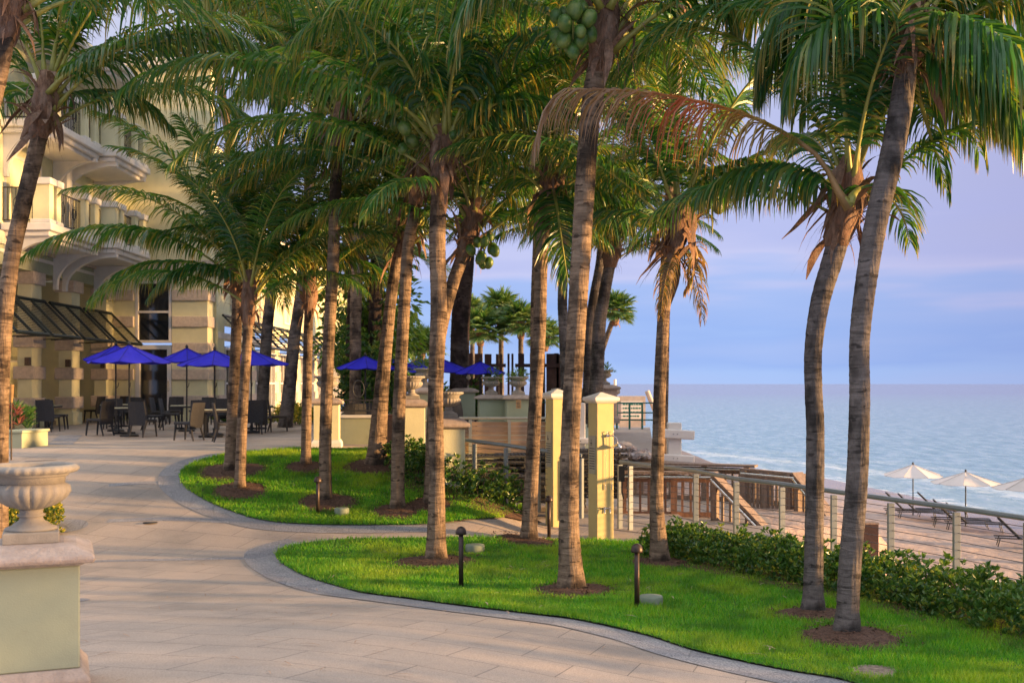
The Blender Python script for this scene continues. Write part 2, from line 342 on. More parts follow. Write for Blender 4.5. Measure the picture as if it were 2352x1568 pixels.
# paving: large tan pavers laid askew
m, nt, b = new_mat('tan_pavers')
tcn = N(nt, 'ShaderNodeTexCoord'); mpn = N(nt, 'ShaderNodeMapping'); mpn.inputs['Rotation'].default_value = (0, 0, R(17)); nt.links.new(tcn.outputs['Object'], mpn.inputs[0])
nd = N(nt, 'ShaderNodeTexNoise'); nd.inputs['Scale'].default_value = 1.3; nt.links.new(mpn.outputs[0], nd.inputs['Vector'])
bk = N(nt, 'ShaderNodeTexBrick'); nt.links.new(mpn.outputs[0], bk.inputs['Vector']); bk.inputs['Scale'].default_value = 1.0
bk.inputs['Brick Width'].default_value = .92; bk.inputs['Row Height'].default_value = .62; bk.inputs['Mortar Size'].default_value = .0065; bk.inputs['Mortar Smooth'].default_value = .3; bk.inputs['Bias'].default_value = 0
bk.inputs['Color1'].default_value = (.425, .35, .29, 1); bk.inputs['Color2'].default_value = (.37, .31, .26, 1); bk.inputs['Mortar'].default_value = (.19, .165, .145, 1)
n1 = N(nt, 'ShaderNodeTexNoise'); n1.inputs['Scale'].default_value = 95; n1.inputs['Detail'].default_value = 3; nt.links.new(mpn.outputs[0], n1.inputs['Vector'])
r1 = ramp(nt, [(.32, (.62, .60, .58)), (.5, (1, 1, 1)), (.72, (1.3, 1.28, 1.25))], n1.outputs[0])
n2 = N(nt, 'ShaderNodeTexNoise'); n2.inputs['Scale'].default_value = .7; n2.inputs['Detail'].default_value = 6; n2.inputs['Roughness'].default_value = .6; nt.links.new(mpn.outputs[0], n2.inputs['Vector'])
r2 = ramp(nt, [(.35, (.70, .73, .76)), (.5, (.95, .95, .95)), (.66, (1.12, 1.08, 1.04))], n2.outputs[0])
ma1 = N(nt, 'ShaderNodeMix', data_type='RGBA', blend='MULTIPLY'); ma1.inputs[0].default_value = .7; nt.links.new(bk.outputs[0], ma1.inputs[6]); nt.links.new(r1.outputs[0], ma1.inputs[7])
ma2 = N(nt, 'ShaderNodeMix', data_type='RGBA', blend='MULTIPLY'); ma2.inputs[0].default_value = 1; nt.links.new(ma1.outputs[2], ma2.inputs[6]); nt.links.new(r2.outputs[0], ma2.inputs[7])
nt.links.new(ma2.outputs[2], b.inputs['Base Color']); b.inputs['Roughness'].default_value = .8
bp = N(nt, 'ShaderNodeBump'); bp.inputs['Strength'].default_value = .35; bp.inputs['Distance'].default_value = .01; nt.links.new(n1.outputs[0], bp.inputs['Height']); nt.links.new(bp.outputs[0], b.inputs['Normal'])
M['paver'] = m
m = M['pebbles']
# grass ground
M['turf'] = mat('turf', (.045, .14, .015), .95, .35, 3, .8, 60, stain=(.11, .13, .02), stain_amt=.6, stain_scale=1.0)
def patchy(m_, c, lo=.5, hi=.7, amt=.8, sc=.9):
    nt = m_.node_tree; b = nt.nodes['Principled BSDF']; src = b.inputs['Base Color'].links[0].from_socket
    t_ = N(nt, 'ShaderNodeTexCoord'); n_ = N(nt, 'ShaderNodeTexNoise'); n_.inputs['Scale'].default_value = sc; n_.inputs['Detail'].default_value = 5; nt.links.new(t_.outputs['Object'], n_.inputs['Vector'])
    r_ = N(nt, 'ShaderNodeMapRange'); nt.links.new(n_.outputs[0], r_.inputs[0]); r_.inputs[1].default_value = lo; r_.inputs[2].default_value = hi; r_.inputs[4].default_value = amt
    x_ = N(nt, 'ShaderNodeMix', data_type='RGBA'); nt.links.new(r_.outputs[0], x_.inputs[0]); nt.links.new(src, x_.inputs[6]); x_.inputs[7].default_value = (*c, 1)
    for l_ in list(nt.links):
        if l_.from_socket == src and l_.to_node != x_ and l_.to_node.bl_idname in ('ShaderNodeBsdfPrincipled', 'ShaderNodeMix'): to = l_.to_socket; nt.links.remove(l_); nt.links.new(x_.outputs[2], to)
M['blade'] = leafmat('grass_blade', [(0, (.06, .25, .012)), (.5, (.11, .38, .014)), (.85, (.20, .45, .018)), (1, (.38, .44, .05))], tip=(.28, .48, .02), tipamt=.5, trans=.35, rough=.5)

YS = [1 + .4 * i for i in range(148)]
def path_xs(y):
    e = xf(y) if y < 20.9 else 1.0
    if y > 23: e = 1.0 + 0.0
    n = 70; return [-34 + (e + 34) * (1 - (1 - i / (n - 1)) ** 1.6) for i in range(n)]
tag(grid_obj('path', path_xs, YS, H, M['paver']), kind='structure')

# lower paved yard behind the fence and the sand
def shore(Y):
    P = [(-100, 23), (40, 22.5), (55, 21), (70, 19), (84, 14.5), (100, 7), (125, -4), (170, -22), (300, -60), (700, -150)]
    for (y0, x0), (y1, x1) in zip(P, P[1:]):
        if y0 <= Y <= y1: return x0 + (x1 - x0) * (Y - y0) / (y1 - y0)
    return P[-1][1]
def HB(X, Y):
    e = xf(Y) if Y < 20.9 else (1.0 if Y < 46 else 1.0 - (Y - 46) * .4)
    d = X - e; s = shore(Y)
    if Y > 18.6: d = d - 6.0 * S((Y - 18.6) / 3)
    z = -0.06 - 2.45 * S((d + .3) / 1.8)
    g = s - X
    z2 = -3.2 + g * .055 if g < 12 else -2.54
    if d > 2.3: z = min(z, z2)
    if g < 4: z = min(z, z2)
    z += .05 * math.sin(X * 1.9 + math.sin(Y * 1.3) * 2) * math.sin(Y * 1.7 + X) * S(d / 3) * S(g / 3)
    return z
m, nt, b = new_mat('beach_sand')
tcn = N(nt, 'ShaderNodeTexCoord')
n1 = N(nt, 'ShaderNodeTexNoise'); n1.inputs['Scale'].default_value = 3.4; n1.inputs['Detail'].default_value = 5; n1.inputs['Roughness'].default_value = .6; nt.links.new(tcn.outputs['Object'], n1.inputs['Vector'])
r1 = ramp(nt, [(.3, (.25, .175, .145)), (.55, (.40, .30, .25)), (.8, (.48, .37, .31))], n1.outputs[0])
sp = N(nt, 'ShaderNodeSeparateXYZ'); nt.links.new(tcn.outputs['Object'], sp.inputs[0])
wet = N(nt, 'ShaderNodeMapRange'); nt.links.new(sp.outputs[2], wet.inputs[0]); wet.inputs[1].default_value = -3.02; wet.inputs[2].default_value = -2.75; wet.inputs[3].default_value = 1; wet.inputs[4].default_value = 0
mm = N(nt, 'ShaderNodeMix', data_type='RGBA'); nt.links.new(wet.outputs[0], mm.inputs[0]); nt.links.new(r1.outputs[0], mm.inputs[6]); mm.inputs[7].default_value = (.24, .19, .165, 1)
nt.links.new(mm.outputs[2], b.inputs['Base Color'])
rr = N(nt, 'ShaderNodeMapRange'); nt.links.new(wet.outputs[0], rr.inputs[0]); rr.inputs[3].default_value = .9; rr.inputs[4].default_value = .25; nt.links.new(rr.outputs[0], b.inputs['Roughness'])
bp = N(nt, 'ShaderNodeBump'); bp.inputs['Strength'].default_value = .8; bp.inputs['Distance'].default_value = .12; nt.links.new(n1.outputs[0], bp.inputs['Height']); nt.links.new(bp.outputs[0], b.inputs['Normal'])
M['sand'] = m
YB = [1 + .5 * i for i in range(120)] + [61 + 3 * i for i in range(45)] + [200, 260, 400, 700]
def beach_xs(y):
    e = path_xs(y)[-1] if y < 59 else -20.0 - (y - 59) * .35
    s = shore(y) + 6; n = 90
    e2 = e - (.02 if y < 59 else 0)
    return [e2 + (s - e2) * (i / (n - 1)) for i in range(n)]
tag(grid_obj('beach', beach_xs, YB, HB, M['sand']), kind='structure')
# yard paving between the fence and the boardwalk
mb = MB(); poly = [(1.0, 20.95), (1.9, 20.0), (3.0, 18.9), (3.4, 19.3), (3.3, 22), (3.2, 26.2), (1.0, 26.2)]
mb.prism(poly, -.5, .012, axis='z'); mb.build('yard', M['paver']); tag(bpy.data.objects['yard'], kind='structure')

# water
m, nt, b = new_mat('sea_water')
tcn = N(nt, 'ShaderNodeTexCoord'); mpn = N(nt, 'ShaderNodeMapping'); mpn.inputs['Scale'].default_value = (1.0, .32, 1); mpn.inputs['Rotation'].default_value = (0, 0, R(-25)); nt.links.new(tcn.outputs['Object'], mpn.inputs[0])
n1 = N(nt, 'ShaderNodeTexNoise'); n1.inputs['Scale'].default_value = 1.0; n1.inputs['Detail'].default_value = 6; n1.inputs['Roughness'].default_value = .6; nt.links.new(mpn.outputs[0], n1.inputs['Vector'])
n1b = N(nt, 'ShaderNodeTexNoise'); n1b.inputs['Scale'].default_value = .12; n1b.inputs['Detail'].default_value = 3; nt.links.new(mpn.outputs[0], n1b.inputs['Vector'])
ad = N(nt, 'ShaderNodeMath', op='ADD'); nt.links.new(n1.outputs[0], ad.inputs[0]); nt.links.new(n1b.outputs[0], ad.inputs[1])
bp = N(nt, 'ShaderNodeBump'); bp.inputs['Strength'].default_value = .55; bp.inputs['Distance'].default_value = .35; nt.links.new(ad.outputs[0], bp.inputs['Height']); nt.links.new(bp.outputs[0], b.inputs['Normal'])
r1 = ramp(nt, [(.35, (.11, .22, .25)), (.5, (.17, .29, .33)), (.62, (.26, .36, .41))], n1.outputs[0])
at = N(nt, 'ShaderNodeAttribute'); at.attribute_name = 'shore_dist'
dp = N(nt, 'ShaderNodeMapRange'); nt.links.new(at.outputs['Fac'], dp.inputs[0]); dp.inputs[1].default_value = 20; dp.inputs[2].default_value = 500; 
m0 = N(nt, 'ShaderNodeMix', data_type='RGBA'); nt.links.new(dp.outputs[0], m0.inputs[0]); nt.links.new(r1.outputs[0], m0.inputs[6]); m0.inputs[7].default_value = (.17, .21, .32, 1)
# foam in broken lines close to the sand
fn = N(nt, 'ShaderNodeTexNoise'); fn.inputs['Scale'].default_value = .9; fn.inputs['Detail'].default_value = 7; fn.inputs['Roughness'].default_value = .7; nt.links.new(tcn.outputs['Object'], fn.inputs['Vector'])
fa = N(nt, 'ShaderNodeMath', op='MULTIPLY_ADD'); nt.links.new(fn.outputs[0], fa.inputs[0]); fa.inputs[1].default_value = 9.0; nt.links.new(at.outputs['Fac'], fa.inputs[2])
fr = ramp(nt, [(0, (.7, .7, .7)), (.13, (.7, .7, .7)), (.19, (.08,) * 3), (.33, (.08,) * 3), (.37, (.45,) * 3), (.42, (.05,) * 3), (.56, (.0,) * 3), (.6, (.12,) * 3), (.66, (0, 0, 0)), (1, (0, 0, 0))])
fs = N(nt, 'ShaderNodeMath', op='MULTIPLY'); nt.links.new(fa.outputs[0], fs.inputs[0]); fs.inputs[1].default_value = 1 / 28.0; nt.links.new(fs.outputs[0], fr.inputs[0])
m1 = N(nt, 'ShaderNodeMix', data_type='RGBA'); nt.links.new(fr.outputs[0], m1.inputs[0]); nt.links.new(m0.outputs[2], m1.inputs[6]); m1.inputs[7].default_value = (.75, .74, .76, 1)
nt.links.new(m1.outputs[2], b.inputs['Base Color']); 
ro = N(nt, 'ShaderNodeMapRange'); nt.links.new(fr.outputs[0], ro.inputs[0]); ro.inputs[3].default_value = .22; ro.inputs[4].default_value = .8; nt.links.new(ro.outputs[0], b.inputs['Roughness']); b.inputs['IOR'].default_value = 1.33
M['water'] = m
v = []; f = []; att = []
ys = [1, 20] + [30 + 2.5 * i for i in range(60)] + [200, 260, 350, 500, 800, 1500, 3000, 9000]
for y in ys:
    for i in range(60):
        d = -4 + (i / 59) ** 3.2 * 9000 + i * .5; v.append((shore(y) + d, y, -3.2)); att.append(d if y < 150 else max(d, (y - 150) * 1.0))
for j in range(len(ys) - 1):
    for i in range(59): a = j * 60 + i; f.append((a, a + 1, a + 61, a + 60))
me = bpy.data.meshes.new('water'); me.from_pydata(v, [], f); me.update()
aa = me.attributes.new('shore_dist', 'FLOAT', 'POINT'); aa.data.foreach_set('value', att)
tag(link_mesh('water', me, None, [M['water']]), kind='structure')

# ---- lawns
def smooth_loop(px, closed=True, n=6):
    P = [Vector(p) for p in px]; out = []
    L = len(P)
    for i in range(L if closed else L - 1):
        p0, p1, p2, p3 = P[(i - 1) % L], P[i], P[(i + 1) % L], P[(i + 2) % L]
        if not closed: p0 = P[max(i - 1, 0)]; p3 = P[min(i + 2, L - 1)]
        for k in range(n):
            t = k / n
            out.append(.5 * ((2 * p1) + (-p0 + p2) * t + (2 * p0 - 5 * p1 + 4 * p2 - p3) * t * t + (-p0 + 3 * p1 - 3 * p2 + p3) * t ** 3))
    if not closed: out.append(P[-1])
    return out
def gp(lst): return [G(x, y).xy for x, y in lst]
L2_low = gp([(632, 1275), (650, 1298), (700, 1325), (780, 1350), (900, 1372), (1050, 1392), (1200, 1410), (1320, 1425), (1420, 1446), (1500, 1466), (1582, 1493), (1700, 1521), (1810, 1543), (1920, 1561), (2080, 1592)])
L2_low += [Vector((5.6, 8.6)), Vector((6.4, 8.2))]
L2_up = gp([(1440, 1248), (1300, 1241), (1200, 1238), (1100, 1237), (950, 1238), (800, 1241), (700, 1250), (645, 1263)])
L2_right = [Vector((6.6, 10.2)), Vector((5.75, 12.9)), Vector((5.36, 13.9)), Vector((4.9, 14.95)), Vector((4.45, 16.0)), Vector((3.9, 16.9)), Vector((3.4, 17.7)), Vector((2.9, 18.6)), Vector((2.3, 18.9))]
L1_left = gp([(1000, 1204), (900, 1207), (750, 1207), (620, 1199), (540, 1179), (470, 1150), (425, 1120), (413, 1098), (425, 1076), (470, 1057), (560, 1041), (700, 1033), (820, 1033)])
L1_right = gp([(900, 1033), (960, 1075), (1050, 1118), (1120, 1145), (1195, 1160), (1215, 1176), (1170, 1186), (1100, 1193)])
lawn2 = smooth_loop(L2_low + L2_right, False, 4) + smooth_loop(L2_up, False, 4)
lawn1 = smooth_loop(L1_left + L1_right, True, 4)
def inside(poly, x, y):
    c = False; n = len(poly); j = n - 1
    for i in range(n):
        xi, yi = poly[i]; xj, yj = poly[j]
        if (yi > y) != (yj > y) and x < (xj - xi) * (y - yi) / (yj - yi) + xi: c = not c
        j = i
    return c
def fill(name, poly, mt, off, step=.3, kind='structure'):
    pts = [Vector(p) for p in poly]; n = len(pts)
    xs = [p.x for p in pts]; ysx = [p.y for p in pts]
    x = min(xs)
    while x < max(xs):
        y = min(ysx)
        while y < max(ysx):
            if inside(poly, x, y): pts.append(Vector((x, y)))
            y += step
        x += step
    vv, ee, ff, *_ = delaunay_2d_cdt(pts, [], [list(range(n))], 1, 1e-5)
    me = bpy.data.meshes.new(name); me.from_pydata([(p.x, p.y, H(p.x, p.y) + off) for p in vv], [], [tuple(q) for q in ff]); me.update()
    me.polygons.foreach_set('use_smooth', [True] * len(me.polygons))
    return tag(link_mesh(name, me, None, [mt]), kind=kind)
fill('lawn', lawn2, M['turf'], .03); fill('lawn', lawn1, M['turf'], .03)
def strip(name, pts, wdt, mt, off=.008, side=1, kind='structure', joint=True):
    mb = MB(); n = len(pts); L = []
    for i, p in enumerate(pts):
        t = (pts[min(i + 1, n - 1)] - pts[max(i - 1, 0)]).normalized(); nn = Vector((t.y, -t.x)) * side
        L.append((p - nn * .03, p + nn * wdt * .5, p + nn * wdt))
    for i in range(n - 1):
        for k in range(2):
            q = [L[i][k], L[i + 1][k], L[i + 1][k + 1], L[i][k + 1]]
            if side < 0: q = q[::-1]
            mb.add([(a.x, a.y, H(a.x, a.y) + off) for a in q], [(3, 2, 1, 0)])
    return tag(mb.build(name, mt), kind=kind)
# edge stones: two rows of short grey blocks
m, nt, b = new_mat('grey_edge_blocks')
uvn = N(nt, 'ShaderNodeTexCoord')
n1 = N(nt, 'ShaderNodeTexNoise'); n1.inputs['Scale'].default_value = 60; n1.inputs['Detail'].default_value = 3; nt.links.new(uvn.outputs['Object'], n1.inputs['Vector'])
n2 = N(nt, 'ShaderNodeTexVoronoi'); n2.inputs['Scale'].default_value = 2.6; nt.links.new(uvn.outputs['Object'], n2.inputs['Vector'])
r1 = ramp(nt, [(.3, (.13, .13, .145)), (.5, (.24, .24, .255)), (.7, (.40, .39, .39))], n1.outputs[0])
r2 = ramp(nt, [(0, (.82, .82, .84)), (1, (1.15, 1.12, 1.08))]); sp2 = N(nt, 'ShaderNodeSeparateColor'); nt.links.new(n2.outputs['Color'], sp2.inputs[0]); nt.links.new(sp2.outputs[0], r2.inputs[0])
mm = N(nt, 'ShaderNodeMix', data_type='RGBA', blend='MULTIPLY'); mm.inputs[0].default_value = 1; nt.links.new(r1.outputs[0], mm.inputs[6]); nt.links.new(r2.outputs[0], mm.inputs[7])
n3 = N(nt, 'ShaderNodeTexVoronoi', feature='DISTANCE_TO_EDGE'); n3.inputs['Scale'].default_value = 2.6; nt.links.new(uvn.outputs['Object'], n3.inputs['Vector'])
r3 = ramp(nt, [(0, (.6,) * 3), (.02, (1,) * 3)], n3.outputs[0])
m3 = N(nt, 'ShaderNodeMix', data_type='RGBA', blend='MULTIPLY'); m3.inputs[0].default_value = .8; nt.links.new(mm.outputs[2], m3.inputs[6]); nt.links.new(r3.outputs[0], m3.inputs[7])
nt.links.new(m3.outputs[2], b.inputs['Base Color']); b.inputs['Roughness'].default_value = .85
M['edge'] = m
strip('path_edging', smooth_loop(L2_up[-2:] + L2_low, False, 5), .46, M['edge'], side=1)
strip('path_edging', smooth_loop(gp([(1000, 1204), (900, 1207), (750, 1207), (620, 1199), (540, 1179), (470, 1150), (425, 1120), (413, 1098), (425, 1076), (470, 1057), (560, 1041), (700, 1033)]), False, 5), .40, M['edge'], side=-1)
# narrow grey courses across the path
for pts in ([(176, 1288), (400, 1283), (626, 1279)], [(250, 1193), (400, 1189), (560, 1196)], [(250, 1112), (330, 1106), (415, 1108)]):
    q = smooth_loop(gp(pts), False, 10); strip('path_edging', q, .16, M['edge'], off=.004)
# grey fan-shaped aprons by the left border
def disc(name, c, r, mt, off=.005, n=28, kind='structure', rj=0.0, mound=0.0, seed=0):
    rnd = random.Random(seed); mb = MB(); vs_ = [(c.x, c.y, H(c.x, c.y) + off + mound)]
    ph = [rnd.uniform(0, 6.28) for _ in range(4)]
    for rr_, hh in ((.55, .7), (1.0, 0.0)):
        for k in range(n):
            a = 2 * math.pi * k / n; q = r * rr_ * (1 + rj * (.5 * math.sin(2 * a + ph[0]) + .4 * math.sin(3 * a + ph[1]) + .3 * math.sin(7 * a + ph[2])))
            x, y = c.x + q * math.cos(a), c.y + q * math.sin(a); vs_.append((x, y, H(x, y) + off + mound * hh))
    f = [(0, 1 + k, 1 + (k + 1) % n) for k in range(n)] + [(1 + k, 1 + n + k, 1 + n + (k + 1) % n, 1 + (k + 1) % n) for k in range(n)]
    mb.add(vs_, f, 0, True)
    if mound:
        for _ in range(int(700 * r)):
            a = rnd.uniform(0, 6.28); q = r * 1.32 * rnd.random() ** .6; x, y = c.x + q * math.cos(a), c.y + q * math.sin(a); z = H(x, y) + off + mound * max(0, 1 - q / r) * .9 + rnd.uniform(.003, .022); l = rnd.uniform(.012, .035); w_ = rnd.uniform(.004, .010); t_ = rnd.uniform(0, 6.28); dz = rnd.uniform(-.012, .012)
            ux, uy = math.cos(t_) * l, math.sin(t_) * l; vx, vy = -math.sin(t_) * w_, math.cos(t_) * w_
            mb.add([(x - ux - vx, y - uy - vy, z - dz), (x + ux - vx, y + uy - vy, z + dz), (x + ux + vx, y + uy + vy, z + dz + .003), (x - ux + vx, y - uy + vy, z - dz + .003)], [(0, 1, 2, 3)], 0)
    return tag(mb.build(name, mt), kind=kind)
c = G(150, 1208); disc('path_edging', Vector((c.x, c.y)), .36, M['edge'])
c = G(150, 1378); disc('path_edging', Vector((c.x, c.y)), .27, M['edge'], seed=3)
strip('path_edging', [G(140, 1000).xy, G(110, 1020).xy, G(60, 1060).xy], .55, M['edge'], side=-1)

# ---- grass blades
NB = 0
def grass(name, poly, n, label, seed=1, hmin=.03, hmax=.07):
    rnd = np.random.default_rng(seed); P = np.array([(p[0], p[1]) for p in poly])
    lo, hi = P.min(0), P.max(0); xs = []; need = n
    X = rnd.uniform(lo[0], hi[0], n * 4); Y = 1.0 / rnd.uniform(1 / hi[1], 1 / lo[1], n * 4)   # denser where it is nearer
    ins = np.zeros(len(X), bool); j = len(P) - 1
    for i in range(len(P)):
        xi, yi = P[i]; xj, yj = P[j]
        cnd = ((yi > Y) != (yj > Y)) & (X < (xj - xi) * (Y - yi) / (yj - yi + 1e-12) + xi); ins ^= cnd; j = i
    X = X[ins][:n]; Y = Y[ins][:n]
    for (tx, ty, tr) in BARE:
        k = (X - tx) ** 2 + (Y - ty) ** 2 > (tr * (.82 + .3 * rnd.random(len(X)))) ** 2; X = X[k]; Y = Y[k]
    X = X + rnd.normal(0, .018, len(X)); Y = Y + rnd.normal(0, .018, len(X))
    n = len(X); Z = np.array([H(float(a), float(c_)) for a, c_ in zip(X, Y)]) + .025
    an = rnd.uniform(0, 2 * np.pi, n); h = rnd.uniform(hmin, hmax, n) * (1 + .3 * np.sin(X * 3) * np.sin(Y * 2.3)); wd = .0035 * np.maximum(1, Y / 9.0)
    ln = rnd.uniform(.2, .9, n) * h; la = rnd.uniform(0, 2 * np.pi, n)
    V = np.empty((n, 3, 3))
    V[:, 0] = np.stack([X - wd * np.cos(an), Y - wd * np.sin(an), Z], 1); V[:, 1] = np.stack([X + wd * np.cos(an), Y + wd * np.sin(an), Z], 1)
    V[:, 2] = np.stack([X + ln * np.cos(la), Y + ln * np.sin(la), Z + h], 1)
    me = bpy.data.meshes.new(name); me.vertices.add(n * 3); me.vertices.foreach_set('co', V.ravel()); me.loops.add(n * 3); me.loops.foreach_set('vertex_index', np.arange(n * 3, dtype=np.int32))
    me.polygons.add(n); me.polygons.foreach_set('loop_start', np.arange(0, n * 3, 3, dtype=np.int32)); me.polygons.foreach_set('loop_total', np.full(n, 3, dtype=np.int32))
    me.update(calc_edges=True); u = me.uv_layers.new(name='UVMap'); uv = np.tile(np.array([[.5, 0], [.5, 0], [.5, 1.0]]), (n, 1)); u.data.foreach_set('uv', uv.ravel()); me.validate()
    return tag(link_mesh(name, me, None, [M['blade']]), label, 'grass', kind='stuff')
patchy(M['blade'], (.32, .42, .03), .46, .66, .7, .8); patchy(M['blade'], (.035, .15, .012), .5, .64, .65, 1.9)  # yellow patches put low-sun light into the blade colour; green ones darken it
# mulch rings: (px, py, radius)
RINGS = [(1950, 1470, .52, 'palm'), (1868, 1416, .38, ''), (1314, 1362, .50, ''), (1002, 1294, .58, ''), (1515, 1297, .42, ''), (1212, 1247, .46, ''), (912, 1178, .42, ''),
         (748, 1157, .50, ''), (535, 1085, .62, ''), (552, 1130, .50, ''), (703, 1076, .42, ''), (862, 1074, .60, ''), (988, 1162, .40, '')]
BARE = []
for i, (x, y, r, _) in enumerate(RINGS):
    g = G(x, y); BARE.append((g.x, g.y, r)); disc('mulch_ring', Vector((g.x, g.y)), r * 1.08, M['soil'], .034, rj=.17, mound=.05, seed=i)
g = G(2010, 1548); BARE.append((g.x, g.y, .20)); disc('bare_ground', Vector((g.x, g.y)), .24, mat('bare_earth', (.22, .17, .13), .95, .35, 20, .6, 60), .034, rj=.25, seed=31)
HEDGE2 = [Vector(p) for p in [(2.05, 17.3), (2.6, 17.0), (3.1, 16.1), (3.55, 15.3), (3.95, 14.7), (4.45, 13.9), (4.85, 13.1), (5.15, 12.3), (5.5, 11.4), (6.0, 10.4)]]
HEDGE1 = gp([(908, 1060), (950, 1088), (1000, 1112), (1060, 1138), (1120, 1156), (1185, 1172)])
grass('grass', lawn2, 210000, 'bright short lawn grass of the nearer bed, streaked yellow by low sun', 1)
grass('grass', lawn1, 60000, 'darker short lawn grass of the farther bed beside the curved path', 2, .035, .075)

# ---- leafy masses
def leaves_mesh(pts, dirs, ln, wd, seed=0, blades=1):
    """one folded leaf per point: four-sided, uv v along leaf"""
    rnd = random.Random(seed); V = []; Fc = []; UV = []
    for (p, d) in zip(pts, dirs):
        p = Vector(p); d = Vector(d).normalized(); l = ln * rnd.uniform(.7, 1.25); w_ = wd * rnd.uniform(.75, 1.2)
        up = Vector((rnd.uniform(-1, 1), rnd.uniform(-1, 1), rnd.uniform(-.3, 1)))
        s_ = d.cross(up)
        if s_.length < 1e-3: s_ = Vector((1, 0, 0))
        s_.normalize(); n_ = s_.cross(d)
        b_ = len(V); V += [p, p + d * l * .5 + s_ * w_ * .5 + n_ * w_ * .15, p + d * l + n_ * -.15 * l, p + d * l * .5 - s_ * w_ * .5 + n_ * w_ * .15]
        Fc.append((b_, b_ + 1, b_ + 2, b_ + 3)); UV += [(.5, 0), (.5, .5), (.5, 1), (.5, .5)]
    me = bpy.data.meshes.new('leaves'); me.from_pydata([tuple(x) for x in V], [], Fc); u = me.uv_layers.new(name='UVMap')
    u.data.foreach_set('uv', [c_ for q in UV for c_ in q]); me.update(); return me
def shrub_points(cl, width, height, n, seed, ground=None, clump=.22):
    """rosettes of leaves on the ends of shoots along a line"""
    rnd = random.Random(seed); pts = []; dirs = []
    seg = [0]
    for a, b_ in zip(cl, cl[1:]): seg.append(seg[-1] + (b_ - a).length)
    tot = seg[-1]
    nc = max(4, int(tot / .22)); cl_h = [rnd.uniform(.72, 1.15) for _ in range(nc + 2)]
    for _ in range(n):
        s_ = rnd.uniform(0, tot); i = max(k for k in range(len(seg) - 1) if seg[k] <= s_)
        t = (s_ - seg[i]) / (seg[i + 1] - seg[i]); p = cl[i].lerp(cl[i + 1], t); tg = (cl[i + 1] - cl[i]).normalized(); nn = Vector((-tg.y, tg.x))
        u = rnd.uniform(-1, 1); a = rnd.random() ** .45
        hh = height * cl_h[int(s_ / tot * nc)] * (1 + .18 * math.sin(s_ * 9.1 + seed)); an = math.acos(u)
        x = p + nn * math.cos(an) * width * .5 * a * (1 + .2 * math.sin(s_ * 6)); z = .02 + hh * (.12 + .88 * abs(math.sin(an)) ** .8 * a) * rnd.uniform(.85, 1.08)
        if rnd.random() < .35: z = rnd.uniform(.08, 1) * hh * .8; x = p + nn * rnd.choice((-1, 1)) * width * .5 * rnd.uniform(.75, 1.0)
        g = (ground(x.x, x.y) if ground else H(x.x, x.y)); c_ = Vector((x.x, x.y, g + z))
        out = Vector((nn.x * math.cos(an), nn.y * math.cos(an), .9)).normalized()
        for k in range(6):
            a2 = k * 2.4 + rnd.random(); d = Vector((math.cos(a2), math.sin(a2), .4)) + out * rnd.uniform(.3, 1.1)
            pts.append(c_ + Vector((rnd.uniform(-.012, .012), rnd.uniform(-.012, .012), rnd.uniform(-.03, .01)))); dirs.append(d)
    return pts, dirs
def hedge(name, cl, width, height, n, ln, wd, mt, label, cat='hedge', seed=1, group=None, ground=None, stems=True):
    cl = [Vector((p[0], p[1])) for p in cl]
    g0 = cl[0]; root = thing(name, (g0.x, g0.y, (ground or H)(g0.x, g0.y)), label, cat, group)
    pts, dirs = shrub_points(cl, width, height, n, seed, ground)
    o_ = root.location; me = leaves_mesh([p - o_ for p in pts], dirs, ln, wd, seed)
    link_mesh('foliage', me, root, [mt])
    if stems:
        mb = MB(); rnd = random.Random(seed)
        for a, b_ in zip(cl, cl[1:]):
            k = max(2, int((b_ - a).length / .12))
            for i in range(k):
                p = a.lerp(b_, i / k) + Vector((rnd.uniform(-.15, .15), rnd.uniform(-.15, .15))) * width; g = (ground or H)(p.x, p.y)
                q = Vector((p.x, p.y, g)) - o_
                mb.tube([q, q + Vector((rnd.uniform(-.05, .05), rnd.uniform(-.05, .05), height * .45)), q + Vector((rnd.uniform(-.14, .14), rnd.uniform(-.14, .14), height * .85))], [.009, .007, .004], 5)
        mb.build('branches', M['bronze'], root)['kind'] = 'stuff'
    return root
def litter(name, n, label, seed, area, z0=.02):
    rnd = random.Random(seed); mb = MB()
    for _ in range(n):
        x, y = area(rnd); z = H(x, y) + z0 + .004; a = rnd.uniform(0, 6.28); l = rnd.uniform(.05, .22); w_ = rnd.uniform(.004, .011); b_ = rnd.uniform(-.4, .4); V = []
        for k in range(4): t = k / 3 - .5; c_ = Vector((x + math.cos(a + b_ * t) * l * t, y + math.sin(a + b_ * t) * l * t, z + .012 * (1 - 4 * t * t))); s_ = Vector((-math.sin(a), math.cos(a), 0)) * w_ * (1 - abs(t) * 1.5); V += [c_ - s_, c_ + s_]
        mb.add(V, [(2 * k, 2 * k + 1, 2 * k + 3, 2 * k + 2) for k in range(3)])
    return tag(mb.build(name, M['dead']), label, 'leaf litter', kind='stuff')
litter('leaf_litter', 90, 'dry brown leaflets scattered on the tan path', 3, lambda r_: (r_.uniform(-5, 2.0), 1 / r_.uniform(1 / 24, 1 / 6.5)), .006)
litter('leaf_litter', 130, 'dry leaflets fallen in the lawn grass', 4, lambda r_: r_.choice([(r_.uniform(-2.6, 4.5), r_.uniform(10.5, 17)), (r_.uniform(-4.5, -.6), r_.uniform(18.8, 23))]), .065)
